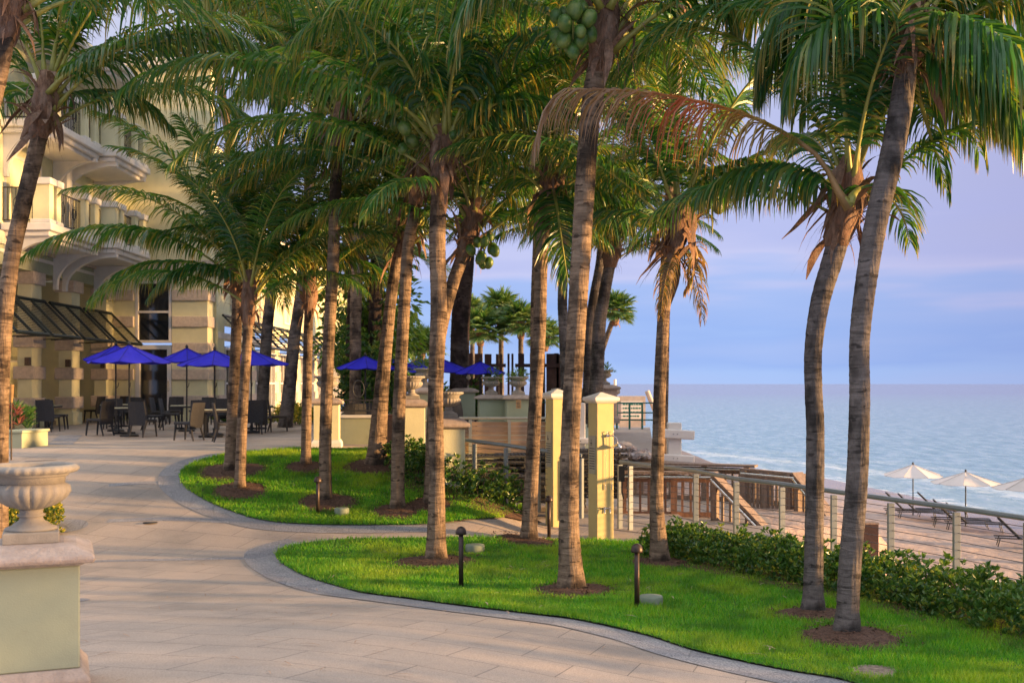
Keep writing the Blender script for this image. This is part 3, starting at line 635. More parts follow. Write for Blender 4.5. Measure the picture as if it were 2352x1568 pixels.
def mulch_strip(cl, wdt):
    v2 = [p for p in cl]; n = len(v2); mb = MB(); L = []
    for i, p in enumerate(v2):
        t = (v2[min(i + 1, n - 1)] - v2[max(i - 1, 0)]).normalized(); nn = Vector((t.y, -t.x)); L.append((p - nn * wdt * .5, p, p + nn * wdt * .55))
    for i in range(n - 1):
        for k in range(2): mb.add([(a.x, a.y, H(a.x, a.y) + .04 + (.02 if (k == 0) == (j_ in (2, 3)) else 0)) for j_, a in enumerate((L[i][k], L[i + 1][k], L[i + 1][k + 1], L[i][k + 1]))], [(3, 2, 1, 0)])
    return tag(mb.build('mulch_bed', M['soil']), kind='structure')
mulch_strip(smooth_loop(HEDGE2, False, 4), 1.35); mulch_strip(smooth_loop(HEDGE1, False, 4), 1.1)
hedge('hedge', smooth_loop(HEDGE2, False, 3), 1.0, .50, 3400, .075, .042, M['shrub'], 'long leafy green hedge catching the sun along the cable fence on the right', seed=3)
hedge('hedge', smooth_loop(HEDGE1, False, 3), .8, .62, 900, .08, .045, M['shrub'], 'dark green shaded hedge along the back edge of the farther lawn', seed=4)
# ============================================================ PALMS
def leaf_faces(V, Fc, UV, MI, p, d0, T, L, wd, droop, tfr, rnd, nseg=4, mi=1):
    """one drooping leaflet as a ribbon"""
    d = d0.copy(); q = p.copy(); b0 = len(V); ph = rnd.uniform(.25, 1.25) * rnd.choice((-1, 1)); cph = math.cos(ph); sph = math.sin(ph)
    ws = [.55, 1.0, .9, .62, .06] if nseg == 4 else [.7, 1.0, .7, .06]
    for k in range(nseg + 1):
        wv = T - d * T.dot(d)
        if wv.length < 1e-4: wv = Vector((0, 0, 1))
        wv.normalize(); wv = wv * cph + d.cross(wv) * sph
        V.append(q + wv * wd * .5 * ws[k]); V.append(q - wv * wd * .5 * ws[k])
        if k < nseg:
            Fc.append((b0 + 2 * k, b0 + 2 * k + 1, b0 + 2 * k + 3, b0 + 2 * k + 2)); MI.append(mi)
            UV.extend([(tfr, k / nseg), (tfr, k / nseg), (tfr, (k + 1) / nseg), (tfr, (k + 1) / nseg)])
        q = q + d * (L / nseg)
        g = droop * (.95 + .25 * k)
        d = (d + Vector((0, 0, -1)) * g + Vector((rnd.uniform(-1, 1), rnd.uniform(-1, 1), 0)) * .06).normalized()
def rachis_curve(a0, a1, L, bend=0.0, n=26, pw=1.25):
    pts = [Vector((0, 0, 0))]; x = y = z = 0.0
    for i in range(1, n + 1):
        t = i / n; a = R(a0 + (a1 - a0) * t ** pw); yaw = bend * t
        x += L / n * math.cos(a) * math.cos(yaw); y += L / n * math.cos(a) * math.sin(yaw); z += L / n * math.sin(a); pts.append(Vector((x, y, z)))
    return pts
def frond_mesh(name, pts, leaf=.82, pairs=74, droop=.45, seed=0, mats=None, pet=.16, wd=.042, r0=.032, gap=.05, stiff=0.0, side_spread=.8, lift=.18, torn=.10):
    rnd = random.Random(seed); V = []; Fc = []; UV = []; MI = []
    seg = [0.0]
    for a, b_ in zip(pts, pts[1:]): seg.append(seg[-1] + (b_ - a).length)
    tot = seg[-1]
    def at(s_):
        i = 0
        while i < len(seg) - 2 and seg[i + 1] < s_: i += 1
        t = (s_ - seg[i]) / max(1e-6, seg[i + 1] - seg[i]); T = (pts[min(i + 1, len(pts) - 1)] - pts[i]).normalized()
        T0 = (pts[i] - pts[i - 1]).normalized() if i > 0 else T
        return pts[i].lerp(pts[i + 1], t), T0.lerp(T, t).normalized()
    # stalk: a slightly flattened tube
    n = 6; rows = 18; b0 = 0
    for i in range(rows + 1):
        s_ = tot * i / rows; p, T = at(s_); f_ = i / rows; r = r0 * (1 - f_) ** .8 + .003
        if f_ < .12: r = r * (1 + .8 * (1 - f_ / .12))
        sd = T.cross(Vector((0, 0, 1)))
        if sd.length < .15: sd = T.cross(Vector((0, 1, 0)))
        sd.normalize(); up = sd.cross(T)
        for k in range(n): a = 2 * math.pi * k / n; V.append(p + sd * math.cos(a) * r + up * math.sin(a) * r * .75)
    Fc.append(tuple(range(n - 1, -1, -1))); MI.append(0); UV.extend([(0, 0)] * n)
    for i in range(rows):
        for k in range(n):
            k2 = (k + 1) % n; Fc.append((i * n + k, i * n + k2, (i + 1) * n + k2, (i + 1) * n + k)); MI.append(0); UV.extend([(i / rows, 0)] * 4)
    sd_prev = None
    for j in range(pairs):
        t = (j + .5) / pairs; s_ = tot * (pet + (1 - pet) * t); p, T = at(s_)
        sd = T.cross(Vector((0, 0, 1)))
        if sd.length < .2 and sd_prev is not None: sd = sd_prev - T * sd_prev.dot(T)
        elif sd.length < .05: sd = T.cross(Vector((0, 1, 0)))
        sd.normalize()
        if sd_prev is not None and sd.dot(sd_prev) < 0: sd = -sd
        sd_prev = sd; up = sd.cross(T)
        if up.z < 0: up = -up
        prof = (.45 + .55 * min(1, t / .22)) * (1 - .62 * max(0, (t - .45) / .55) ** 1.6)
        for sg in (-1, 1):
            if rnd.random() < gap: continue
            L = leaf * prof * rnd.uniform(.86, 1.1)
            if torn and rnd.random() < torn: L *= rnd.uniform(.3, .8)
            f2 = .38 + .75 * t ** 2
            d = (T * (f2 + rnd.uniform(-.14, .14)) + sd * sg * side_spread * (1 - .35 * t) + up * (lift + rnd.uniform(-.07, .07))).normalized()
            leaf_faces(V, Fc, UV, MI, p + sd * sg * .008, d, T, L, wd * (1 - .45 * t) * rnd.uniform(.85, 1.1), droop * (1 - stiff) * rnd.uniform(.75, 1.25), t, rnd)
    me = bpy.data.meshes.new(name); me.from_pydata([tuple(v_) for v_ in V], [], Fc)
    me.polygons.foreach_set('material_index', MI); me.polygons.foreach_set('use_smooth', [True] * len(Fc))
    u = me.uv_layers.new(name='UVMap'); u.data.foreach_set('uv', [c_ for q in UV for c_ in q])
    for mt in (mats or (M['rachis'], M['frond'])): me.materials.append(mt)
    me.update(); return me
LIB = {}
SPEC = {'spear': (84, 52, 3.2, .5, .14), 'high': (72, 12, 4.2, .82, .34), 'mid': (55, -16, 4.4, .9, .5), 'arch': (38, -40, 4.4, .95, .66), 'low': (16, -60, 4.1, .9, .8), 'hang': (-22, -84, 3.5, .8, .6)}
for k_, (a0, a1, L, lf, dr) in SPEC.items():
    LIB[k_] = [frond_mesh('frond', rachis_curve(a0, a1, L, bend=b_), leaf=lf, droop=dr, seed=hash(k_) % 1 + i * 17 + len(k_), pairs=108, wd=.044) for i, b_ in enumerate((-.22, .25, .05))]
LIB['hang_dry'] = [frond_mesh('frond', rachis_curve(-35, -86, 2.6), leaf=.7, droop=.8, seed=91, mats=(M['rachis_dry'], M['frond_old']), pairs=60, gap=.15, torn=.3)]
LIB['date'] = [frond_mesh('frond', rachis_curve(a0, a1, 3.4, bend=.1), leaf=.42, droop=.12, seed=40 + i, pairs=90, wd=.028, stiff=.3) for i, (a0, a1) in enumerate(((78, 30), (55, -5), (30, -30), (8, -48)))]

def trunk_mesh(pts, radii, seed, ring=.075, amp=.035, n=18):
    """pts relative to the base; smooth curve through them with leaf-scar rings"""
    rnd = random.Random(seed); C = []; 
    P = [Vector(p) for p in pts]; RR = list(radii)
    for i in range(len(P) - 1):
        p0 = P[max(i - 1, 0)]; p1 = P[i]; p2 = P[i + 1]; p3 = P[min(i + 2, len(P) - 1)]
        k = max(2, int((p2 - p1).length / .025))
        for j in range(k):
            t = j / k
            C.append((.5 * ((2 * p1) + (-p0 + p2) * t + (2 * p0 - 5 * p1 + 4 * p2 - p3) * t * t + (-p0 + 3 * p1 - 3 * p2 + p3) * t ** 3), RR[i] + (RR[i + 1] - RR[i]) * t))
    C.append((P[-1], RR[-1]))
    V = []; Fc = []; SC = []; s_ = 0; nxt = 0; ph = 0; ln = ring; tilt = 0; ta = 0
    for i, (p, r) in enumerate(C):
        if i: s_ += (p - C[i - 1][0]).length
        if s_ >= nxt: ln = ring * rnd.uniform(.5, 2.4); base = s_; nxt = s_ + ln; tilt = rnd.uniform(0, .25); ta = rnd.uniform(0, 6.28); dep = rnd.uniform(.5, 1.3)
        fr = (s_ - base) / ln
        t = (C[min(i + 1, len(C) - 1)][0] - C[max(i - 1, 0)][0]).normalized()
        a_ = Vector((1, 0, 0)); a_ = (a_ - t * a_.dot(t)).normalized(); b_ = t.cross(a_)
        for k in range(n):
            an = 2 * math.pi * k / n
            f2 = (fr + tilt * math.sin(an + ta)) % 1.0; SC.append(f2)
            m_ = 1 + amp * dep * (.5 - f2) + .02 * math.sin(3 * an + seed) + rnd.uniform(-.010, .010) + .035 * math.sin(s_ * 1.7 + an + seed)
            V.append(p + (a_ * math.cos(an) + b_ * math.sin(an)) * r * m_)
    for i in range(len(C) - 1):
        for k in range(n): k2 = (k + 1) % n; Fc.append((i * n + k, i * n + k2, (i + 1) * n + k2, (i + 1) * n + k))
    Fc.append(tuple((len(C) - 1) * n + k for k in range(n)))
    me = bpy.data.meshes.new('trunk'); me.from_pydata([tuple(v_) for v_ in V], [], Fc); me.polygons.foreach_set('use_smooth', [True] * len(Fc)); me.update()
    at_ = me.attributes.new('scar', 'FLOAT', 'POINT'); at_.data.foreach_set('value', SC); return me
def sheath_mesh(top, r, seed, big=1.0, lean=(0, 0)):
    rnd = random.Random(seed); mb = MB()
    # swollen fibrous base
    mb.lathe([(r * .95, -.62), (r * 1.15, -.5), (r * 1.35, -.28), (r * 1.45, -.05), (r * 1.2, .18), (r * .7, .4)], top, 14, 0, True, fl=lambda i, a: 1 + .13 * math.sin(a * 3 + i * 2 + seed) + .08 * math.sin(a * 7 + i))
    def strip_(p, o_, sd, dn, l, wd, curl):
        V = []; d = (o_ * .7 + Vector((0, 0, -.6 if dn else .9))).normalized(); q = p.copy(); n = 5; tw = rnd.uniform(-.8, .8)
        for i in range(n + 1):
            t = i / n; w_ = wd * (.55 + .9 * math.sin(math.pi * min(1, t * .8 + .15))) * (1 - t ** 3 * .85); s2 = (sd * math.cos(tw * t) + o_ * math.sin(tw * t))
            V += [q - s2 * w_, q + o_ * wd * .35 * (1 - t), q + s2 * w_]
            q = q + d * l / n; d = (d + Vector((0, 0, -1)) * curl + o_ * rnd.uniform(-.25, .25) + sd * rnd.uniform(-.2, .2)).normalized()
        mb.add(V, [f_ for i in range(n) for f_ in ((3 * i, 3 * i + 1, 3 * i + 4, 3 * i + 3), (3 * i + 1, 3 * i + 2, 3 * i + 5, 3 * i + 4))], 0, True)
    for k in range(int(26 * big)):
        a = k * 2.4 + rnd.uniform(-.3, .3); z = rnd.uniform(-.55, .3); o_ = Vector((math.cos(a), math.sin(a), 0)); sd = Vector((-math.sin(a), math.cos(a), 0))
        strip_(top + o_ * r * 1.2 + Vector((0, 0, z)), o_, sd, rnd.random() < .55, rnd.uniform(.3, .75) * min(big, 1.1), rnd.uniform(.018, .05), rnd.uniform(.15, .55))
    for k in range(int(70 * big)):
        a = rnd.uniform(0, 6.28); z = rnd.uniform(-.6, .25); o_ = Vector((math.cos(a), math.sin(a), 0)); sd = Vector((-math.sin(a), math.cos(a), 0))
        strip_(top + o_ * r * 1.25 + Vector((0, 0, z)), o_, sd, rnd.random() < .6, rnd.uniform(.15, .5), .005, rnd.uniform(.1, .7))
    mb.v = [(x + lean[0] * min(0, z - top.z), y + lean[1] * min(0, z - top.z), z) for x, y, z in mb.v]
    return mb
NUT = None
def coconuts(root, at, n, seed, r=.105):
    global NUT
    rnd = random.Random(seed)
    if NUT is None:
        mb = MB(); mb.lathe([(.012, -.125), (.05, -.112), (.085, -.06), (.1, 0), (.088, .06), (.055, .105), (.02, .122)], n=16, fl=lambda i, a: 1 + .035 * math.cos(3 * a)); o_ = mb.build('coconut', M['nut']); NUT = o_.data; bpy.data.objects.remove(o_)
    for i in range(n):
        a = i * 2.4; lv = i / max(1, n - 1); rr = (.20 * math.sin(math.pi * min(1, lv * .9 + .12))) + .03
        o_ = bpy.data.objects.new('coconut', NUT); col.objects.link(o_); o_.parent = root; reg(o_, root)
        o_.location = at + Vector((rr * math.cos(a), rr * math.sin(a), .24 - .5 * lv + rnd.uniform(-.03, .03))); o_.scale = (r / .105 * rnd.uniform(.72, 1.0),) * 3
        o_.rotation_euler = (rnd.uniform(-.6, .6), rnd.uniform(-.6, .6), rnd.uniform(0, 6))
def coconut_palm(px, base_w, top_w, label, mix, seed=0, scale=1.0, az0=0.0, base=None, Y=None, group='coconut palms of the garden', bark='bark', nuts=None, top_dY=0.0, heroes=(), skip=(), sheath=1.0, ring=.075, crown_dz=0.0, name='coconut_palm', lib=None, dry=0):
    """px: pixel path of the trunk from base to crown; mix: dict of frond kind -> count; skip: azimuth sectors (deg) left open"""
    rnd = random.Random(seed)
    b_ = base if base is not None else (G(*px[0]) if Y is None else D3(px[0][0], px[0][1], Y))
    if Y is not None and base is None: b_.z = H(b_.x, b_.y)
    Yb = b_.y; n = len(px)
    pts = []
    for i, (x, y) in enumerate(px):
        p = D3(x, y, Yb + top_dY * (i / (n - 1)) ** 1.5) if i else b_.copy(); pts.append(p - b_)
    pts[0] = Vector((0, 0, -.08))
    k = Yb / F
    if isinstance(base_w, (list, tuple)): rad = [x * k / 2 for x in base_w]; r1 = rad[-1]; r0 = rad[0]
    else: r1 = top_w * k / 2; r0 = base_w * k / 2; rad = [r1 + (r0 - r1) * max(0, 1 - i / (n - 1) * 1.6) ** 1.5 for i in range(n)]
    # flare at the foot
    t1 = (pts[1] - pts[0]).normalized(); pts.insert(1, pts[0] + t1 * .35); rad.insert(1, rad[0] * 1.0); rad[0] *= 1.5
    root = thing(name, b_, label, 'palm tree', group)
    link_mesh('trunk', trunk_mesh(pts, rad, seed, ring=ring), root, [M[bark]])
    top = pts[-1] + Vector((0, 0, crown_dz))
    ld = pts[-1] - pts[-3]; lean = (ld.x / max(.2, ld.z), ld.y / max(.2, ld.z))
    if sheath: sheath_mesh(top, max(r1, .09) * 1.1, seed, sheath, lean).build('leaf_sheath', M['sheath'], root)
    L_ = lib or LIB
    order = [k_ for k_ in ('spear', 'high', 'mid', 'arch', 'low', 'hang') for _ in range(round(mix.get(k_, 0) * (1.3 if k_ != 'spear' else 1)))]
    if lib: order = list(range(mix['n']))
    for i, kd in enumerate(order):
        az_ = (az0 + i * 137.5 + rnd.uniform(-14, 14)) % 360
        if Yb < 26 and kd in ('arch', 'low', 'mid') and 215 < az_ < 325: continue
        if any(a <= az_ <= b2 for a, b2 in skip): az_ = (az_ + 100) % 360
        if any(a <= az_ <= b2 for a, b2 in skip): continue
        me = rnd.choice(L_[kd]) if not lib else L_[int(i / len(order) * len(L_))]
        o_ = bpy.data.objects.new('frond', me); col.objects.link(o_); o_.parent = root; reg(o_, root)
        a = R(az_); fz = (.35 - .75 * i / max(1, len(order) - 1)) * scale
        o_.location = top + Vector((math.cos(a) * .07, math.sin(a) * .07, fz)); s_ = scale * rnd.uniform(.88, 1.08)
        o_.scale = (s_, s_, s_ * rnd.uniform(.94, 1.05)); o_.rotation_euler = (rnd.uniform(-.06, .06), rnd.uniform(-.06, .06), a)
    for i in range(dry):
        o_ = bpy.data.objects.new('frond', LIB['hang_dry'][0]); col.objects.link(o_); o_.parent = root; reg(o_, root)
        o_.location = top + Vector((0, 0, -.35 * scale)); o_.scale = (scale * .62,) * 3; o_.rotation_euler = (0, 0, rnd.uniform(0, 6.28)); o_['label'] = 'dry brown hanging frond'
    for h in heroes:
        P = [D3(x, y, d) - b_ for (x, y, d) in h['path']]
        P = [Vector(q) for q in smooth_loop([tuple(q) for q in P], False, 5)]
        me = frond_mesh('frond', P, leaf=h.get('leaf', .85), droop=h.get('droop', .6), pairs=h.get('pairs', 95), seed=h.get('seed', 3), mats=h.get('mats'), pet=h.get('pet', .14), wd=h.get('wd', .045), gap=h.get('gap', .05), lift=h.get('lift', .12), side_spread=h.get('spread', .7), r0=h.get('r0', .035))
        o_ = link_mesh('frond', me, root, []); 
        if h.get('label'): o_['label'] = h['label']
    if nuts:
        for (x, y, dd, cnt) in nuts:
            p = D3(x, y, Yb + dd) - b_; coconuts(root, p, cnt, seed + cnt)
            mb = MB(); mb.tube([top + Vector((0, 0, .1)), (top + p) / 2 + Vector((0, 0, .22)), p + Vector((0, 0, .25)), p + Vector((0, 0, -.15))], [.03, .022, .018, .01], 6); mb.build('fruit_stalk', M['rachis'], root)
    return root
DRY = (M['rachis_dry'], M['frond_red'])
full = dict(spear=3, high=7, mid=7, arch=3, low=1)
# A: the rightmost foreground palm
coconut_palm([(1945, 1462), (1953, 1300), (1968, 1100), (1974, 920), (1975, 780), (1990, 650), (2015, 500), (2045, 370), (2068, 250), (2082, 150), (2092, 75)], [52, 51, 49, 47, 46, 49, 53, 55, 54, 50, 48], 44,
    'nearest right-hand palm with thick curving grey trunk and fronds drooping over the sea', dict(spear=2, high=4, mid=4, arch=3), seed=11, scale=.95, az0=20, bark='bark_grey', sheath=1.9, top_dY=.6, crown_dz=.12, group=None,
    heroes=[dict(path=[(2100, 60, 11.9), (2150, 40, 11.6), (2230, 50, 11.2), (2310, 95, 10.9), (2390, 170, 10.7), (2450, 270, 10.6)], leaf=1.1, droop=1.3, pairs=110, seed=5),
            dict(path=[(2100, 80, 12.0), (2160, 95, 12.2), (2240, 120, 12.4), (2320, 170, 12.5), (2400, 250, 12.5)], leaf=1.05, droop=1.3, pairs=100, seed=26),
            dict(path=[(2100, 70, 12.0), (2150, 110, 12.9), (2200, 150, 13.4), (2250, 210, 13.8), (2290, 290, 14.0)], leaf=.95, droop=1.2, pairs=90, seed=27),
            dict(path=[(2100, 40, 12.0), (2170, -20, 12.2), (2260, -40, 12.3), (2350, -20, 12.3), (2450, 50, 12.3)], leaf=.95, droop=.7, seed=6),
            dict(path=[(2085, 120, 12.1), (2110, 220, 12.5), (2140, 320, 12.8), (2165, 400, 12.9), (2178, 445, 12.9)], leaf=.5, droop=1.0, seed=7, pairs=50),
            dict(path=[(2080, 40, 12.0), (2010, -20, 12.2), (1930, -30, 12.4), (1850, 10, 12.6), (1790, 90, 12.8), (1750, 190, 12.9)], leaf=1.1, droop=1.2, pairs=110, seed=8),
            dict(path=[(2080, 60, 12.0), (2020, 30, 11.8), (1960, 30, 11.7), (1900, 60, 11.6), (1850, 120, 11.6), (1815, 210, 11.6)], leaf=1.0, droop=1.2, pairs=100, seed=9),
            dict(path=[(2080, 60, 12.1), (2040, 60, 12.8), (1990, 90, 13.4), (1950, 150, 13.8), (1920, 240, 14.0)], leaf=.9, droop=1.2, pairs=90, seed=28),
            dict(path=[(2095, 70, 11.9), (2180, 85, 11.6), (2260, 140, 11.4), (2325, 230, 11.2), (2365, 330, 11.1)], leaf=1.05, droop=1.4, pairs=110, seed=29),
            dict(path=[(2095, 90, 12.1), (2140, 130, 13.2), (2185, 190, 13.9), (2225, 270, 14.3), (2250, 350, 14.5)], leaf=.9, droop=1.2, pairs=90, seed=30),
            dict(path=[(2095, 60, 12.1), (2190, 10, 12.8), (2290, 10, 13.3), (2380, 60, 13.6), (2450, 150, 13.8)], leaf=1.0, droop=1.3, pairs=100, seed=36),
            dict(path=[(2085, 60, 12.1), (2010, 40, 13.0), (1930, 80, 13.8), (1870, 160, 14.3), (1835, 260, 14.6)], leaf=1.0, droop=1.2, pairs=100, seed=37),
            dict(path=[(2085, 90, 12.1), (2050, 130, 13.0), (2015, 210, 13.5), (1995, 300, 13.7)], leaf=.8, droop=1.2, pairs=80, seed=38),
            dict(path=[(2085, 50, 12.1), (1990, -40, 12.9), (1870, -60, 13.5), (1760, -10, 14.0), (1680, 90, 14.4)], leaf=1.05, droop=1.2, pairs=110, seed=39),
            dict(path=[(2095, 90, 12.0), (2170, 150, 11.7), (2250, 205, 11.5), (2325, 265, 11.4), (2400, 345, 11.3)], leaf=.9, droop=1.3, pairs=110, seed=48),
            dict(path=[(2100, 60, 12.1), (2180, 70, 13.0), (2260, 120, 13.8), (2330, 200, 14.3), (2385, 300, 14.6)], leaf=1.15, droop=1.3, pairs=120, seed=49),
            dict(path=[(2100, 80, 12.1), (2130, 120, 12.8), (2175, 190, 13.3), (2215, 280, 13.6)], leaf=.8, droop=1.3, pairs=90, seed=50)])
# B: its neighbour with the reddening frond
coconut_palm([(1868, 1412), (1870, 1250), (1872, 1000), (1868, 900), (1868, 800), (1885, 690), (1915, 590), (1940, 500), (1952, 440)], [46, 43, 41, 40, 40, 44, 48, 50, 48], 48,
    'second palm from the right, bent grey trunk, with a long red and brown dying frond', dict(spear=2, high=4, mid=3, arch=1), seed=23, scale=.8, az0=70, bark='bark_grey', sheath=1.1, group=None, skip=((150, 215),),
    heroes=[dict(path=[(1950, 480, 12.1), (1925, 440, 12.1), (1886, 367, 12.1), (1831, 323, 12.1), (1776, 292, 12.1), (1715, 264, 12.15), (1615, 236, 12.2), (1515, 217, 12.25), (1440, 209, 12.3), (1375, 206, 12.35), (1322, 206, 12.4), (1280, 225, 12.4), (1251, 268, 12.4), (1228, 322, 12.4)], leaf=.98, droop=.9, pairs=115, seed=13, mats=DRY, pet=.2, label='dying red and brown frond', lift=-.1, spread=.45, wd=.026, gap=.12),
            dict(path=[(1950, 475, 12.1), (1930, 445, 12.1), (1905, 422, 12.2), (1860, 400, 12.3), (1809, 390, 12.4), (1749, 390, 12.5), (1680, 405, 12.6), (1620, 440, 12.7)], leaf=.8, droop=1.1, pairs=100, seed=14),
            dict(path=[(1950, 470, 12.1), (1965, 440, 12.2), (1995, 430, 12.6), (2040, 450, 13.0), (2075, 500, 13.4), (2090, 560, 13.6)], leaf=.6, droop=.5, pairs=60, seed=15)])
# C: centre right, tall
coconut_palm([(1314, 1360), (1306, 1200), (1310, 1000), (1322, 800), (1333, 600), (1345, 400), (1360, 230), (1380, 120), (1395, 55)], [58, 46, 43, 43, 45, 46, 45, 44, 42], 44,
    'tall palm right of centre with a big bunch of green coconuts high on its trunk', dict(spear=2, high=5, mid=6, arch=3), seed=31, az0=12, nuts=[(1316, 65, -.45, 16)], group=None, sheath=1.1,
    heroes=[dict(path=[(1380, 20, 13.8), (1330, -60, 13.6), (1250, -90, 13.4), (1150, -60, 13.2), (1080, 10, 13.1), (1050, 110, 13.0)], leaf=.95, droop=.8, seed=33),
            dict(path=[(1400, 20, 13.9), (1450, -60, 13.7), (1530, -80, 13.6), (1620, -40, 13.5), (1680, 40, 13.5)], leaf=.95, droop=.8, seed=34)])
# D: centre palm
coconut_palm([(1002, 1292), (1004, 1100), (1000, 900), (1008, 700), (1005, 550), (1010, 430), (1016, 350)], [46, 35, 35, 38, 38, 37, 36], 38,
    'palm left of centre with a straight pale ringed trunk beside the first round-topped light', dict(spear=3, high=7, mid=6, arch=3), seed=41, az0=35, nuts=[(1066, 300, -.2, 3), (930, 300, -.1, 5)], group=None,
    heroes=[dict(path=[(1005, 330, 16.5), (950, 265, 16.2), (885, 218, 16.0), (843, 197, 15.9), (762, 172, 15.7), (657, 146, 15.6), (551, 135, 15.5), (488, 137, 15.5), (412, 148, 15.5), (340, 172, 15.5), (285, 205, 15.5)], leaf=1.0, droop=.95, pairs=120, seed=43),
            dict(path=[(1030, 310, 16.4), (1035, 200, 16.0), (1060, 90, 15.7), (1100, 20, 15.5), (1150, 0, 15.3), (1200, 60, 15.2)], leaf=.95, droop=.8, seed=44),
            dict(path=[(1005, 310, 16.4), (965, 200, 16.0), (900, 100, 15.6), (820, 50, 15.4), (740, 60, 15.2), (680, 130, 15.1)], leaf=.95, droop=.85, seed=45),
            dict(path=[(1035, 330, 16.4), (1090, 270, 16.2), (1150, 235, 16.0), (1230, 230, 15.9), (1310, 260, 15.9)], leaf=.9, droop=.8, seed=46),
            dict(path=[(1000, 400, 16.6), (980, 410, 16.2), (930, 415, 15.6), (885, 430, 15.2), (850, 470, 15.0), (835, 500, 14.9)], leaf=.5, droop=.6, pairs=60, seed=47)])
# E
coconut_palm([(1515, 1297), (1508, 1150), (1513, 1000), (1515, 900), (1522, 750), (1530, 660), (1548, 580), (1562, 510)], [42, 31, 29, 28, 28, 30, 33, 32], 32,
    'palm with an orange-lit leaning trunk at the hedge corner, ragged brown crown against the sky', dict(spear=2, high=4, mid=4, arch=2), seed=52, scale=.82, az0=120, nuts=[(1636, 513, 0, 1)], group=None, sheath=1.5, dry=2,
    heroes=[dict(path=[(1572, 480, 16.3), (1600, 430, 16.2), (1650, 395, 16.1), (1710, 375, 16.0), (1780, 380, 16.0), (1840, 420, 16.0)], leaf=.75, droop=.85, seed=53),
            dict(path=[(1590, 560, 16.3), (1600, 590, 16.2), (1592, 630, 16.2), (1575, 665, 16.2)], leaf=.35, droop=1.2, seed=54, pairs=30, pet=.05, mats=(M['rachis_dry'], M['frond_old']), label='short brown withered frond')])
# F
coconut_palm([(1215, 1246), (1221, 1100), (1228, 950), (1240, 750), (1244, 600), (1252, 480), (1262, 415)], [37, 32, 31, 30, 29, 28, 27], 28,
    'slim palm left of the twin shower columns with a bright orange-lit trunk', dict(spear=2, high=5, mid=5, arch=4), seed=61, scale=.85, az0=80, group=None,
    heroes=[dict(path=[(1266, 415, 18.4), (1278, 470, 17.8), (1287, 530, 17.4), (1296, 590, 17.2), (1305, 650, 17.1)], leaf=.75, droop=.35, seed=62, lift=.1, spread=.9),
            dict(path=[(1270, 440, 18.4), (1310, 430, 18.0), (1375, 441, 17.8), (1445, 470, 17.6), (1500, 520, 17.5)], leaf=.7, droop=.6, seed=63)])
# G H I J K L
coconut_palm([(912, 1172), (915, 1000), (920, 850), (928, 700), (937, 570), (955, 470), (968, 390)], 32, 27,
    'palm on the farther lawn just left of centre, trunk mottled with dark scars', dict(spear=2, high=6, mid=5, arch=2), seed=71, scale=.95, az0=15, group=None,
    heroes=[dict(path=[(965, 375, 20.5), (885, 352, 20.2), (797, 350, 20.0), (745, 354, 19.9), (690, 362, 19.8), (639, 375, 19.7), (580, 400, 19.6), (530, 430, 19.6)], leaf=.8, droop=.7, seed=72)])
coconut_palm([(748, 1152), (747, 1000), (755, 800), (765, 600), (770, 450), (777, 340), (785, 270)], 29, 27,
    'tall slim palm rising from the farther lawn behind the small pathway light', full, seed=81, az0=50, group=None)
coconut_palm([(530, 1084), (535, 950), (541, 800), (545, 690), (546, 610)], 30, 24,
    'left palm of the close pair at the tip of the farther lawn', dict(spear=3, high=6, mid=5, arch=4), seed=91, scale=.9, az0=0, group=None,
    heroes=[dict(path=[(548, 600, 23.0), (500, 560, 22.6), (450, 548, 22.3), (375, 534, 22.1), (310, 524, 22.0), (262, 530, 22.0), (225, 560, 22.0)], leaf=.72, droop=.7, seed=92),
            dict(path=[(550, 590, 23.2), (545, 480, 23.3), (530, 380, 23.4), (518, 300, 23.4)], leaf=.6, droop=.3, seed=93, lift=.3),
            dict(path=[(555, 590, 23.0), (600, 560, 22.6), (650, 570, 22.4), (700, 610, 22.3)], leaf=.65, droop=.7, seed=94)])
coconut_palm([(549, 1127), (557, 950), (567, 800), (571, 720), (573, 670)], 25, 22,
    'darker right palm of the close pair at the tip of the farther lawn', dict(spear=2, high=5, mid=5, arch=2), seed=101, scale=.72, az0=60, group=None, sheath=.6,
    heroes=[dict(path=[(565, 650, 21.4), (525, 626, 21.0), (469, 610, 20.8), (420, 618, 20.7), (380, 640, 20.6), (345, 680, 20.6)], leaf=.62, droop=.8, seed=102),
            dict(path=[(560, 655, 21.4), (520, 625, 21.6), (469, 607, 21.7), (375, 602, 21.9), (297, 620, 22.0), (240, 655, 22.0), (205, 690, 22.0)], leaf=.62, droop=.75, seed=103)])
coconut_palm([(703, 1072), (705, 900), (708, 760), (713, 650)], 24, 21,
    'slender dark palm at the rear of the farther lawn left of the urn pedestal', dict(spear=2, high=5, mid=5, arch=3), seed=111, scale=.7, az0=0, group=None, sheath=.6)
coconut_palm([(862, 1070), (872, 950), (884, 820), (897, 690), (912, 600), (940, 520)], 46, 26,
    'stout palm at the back of the farther lawn with a broad base, leaning right', full, seed=121, scale=.95, az0=95, group=None)
coconut_palm([(989, 1160), (996, 950), (1008, 790), (1035, 670), (1072, 560), (1088, 510)], 32, 29,
    'palm leaning right behind the centre trunk, with coconuts under its crown', dict(spear=2, high=5, mid=5, arch=4), seed=131, scale=.85, az0=30, nuts=[(1112, 575, -.3, 10)], group=None)
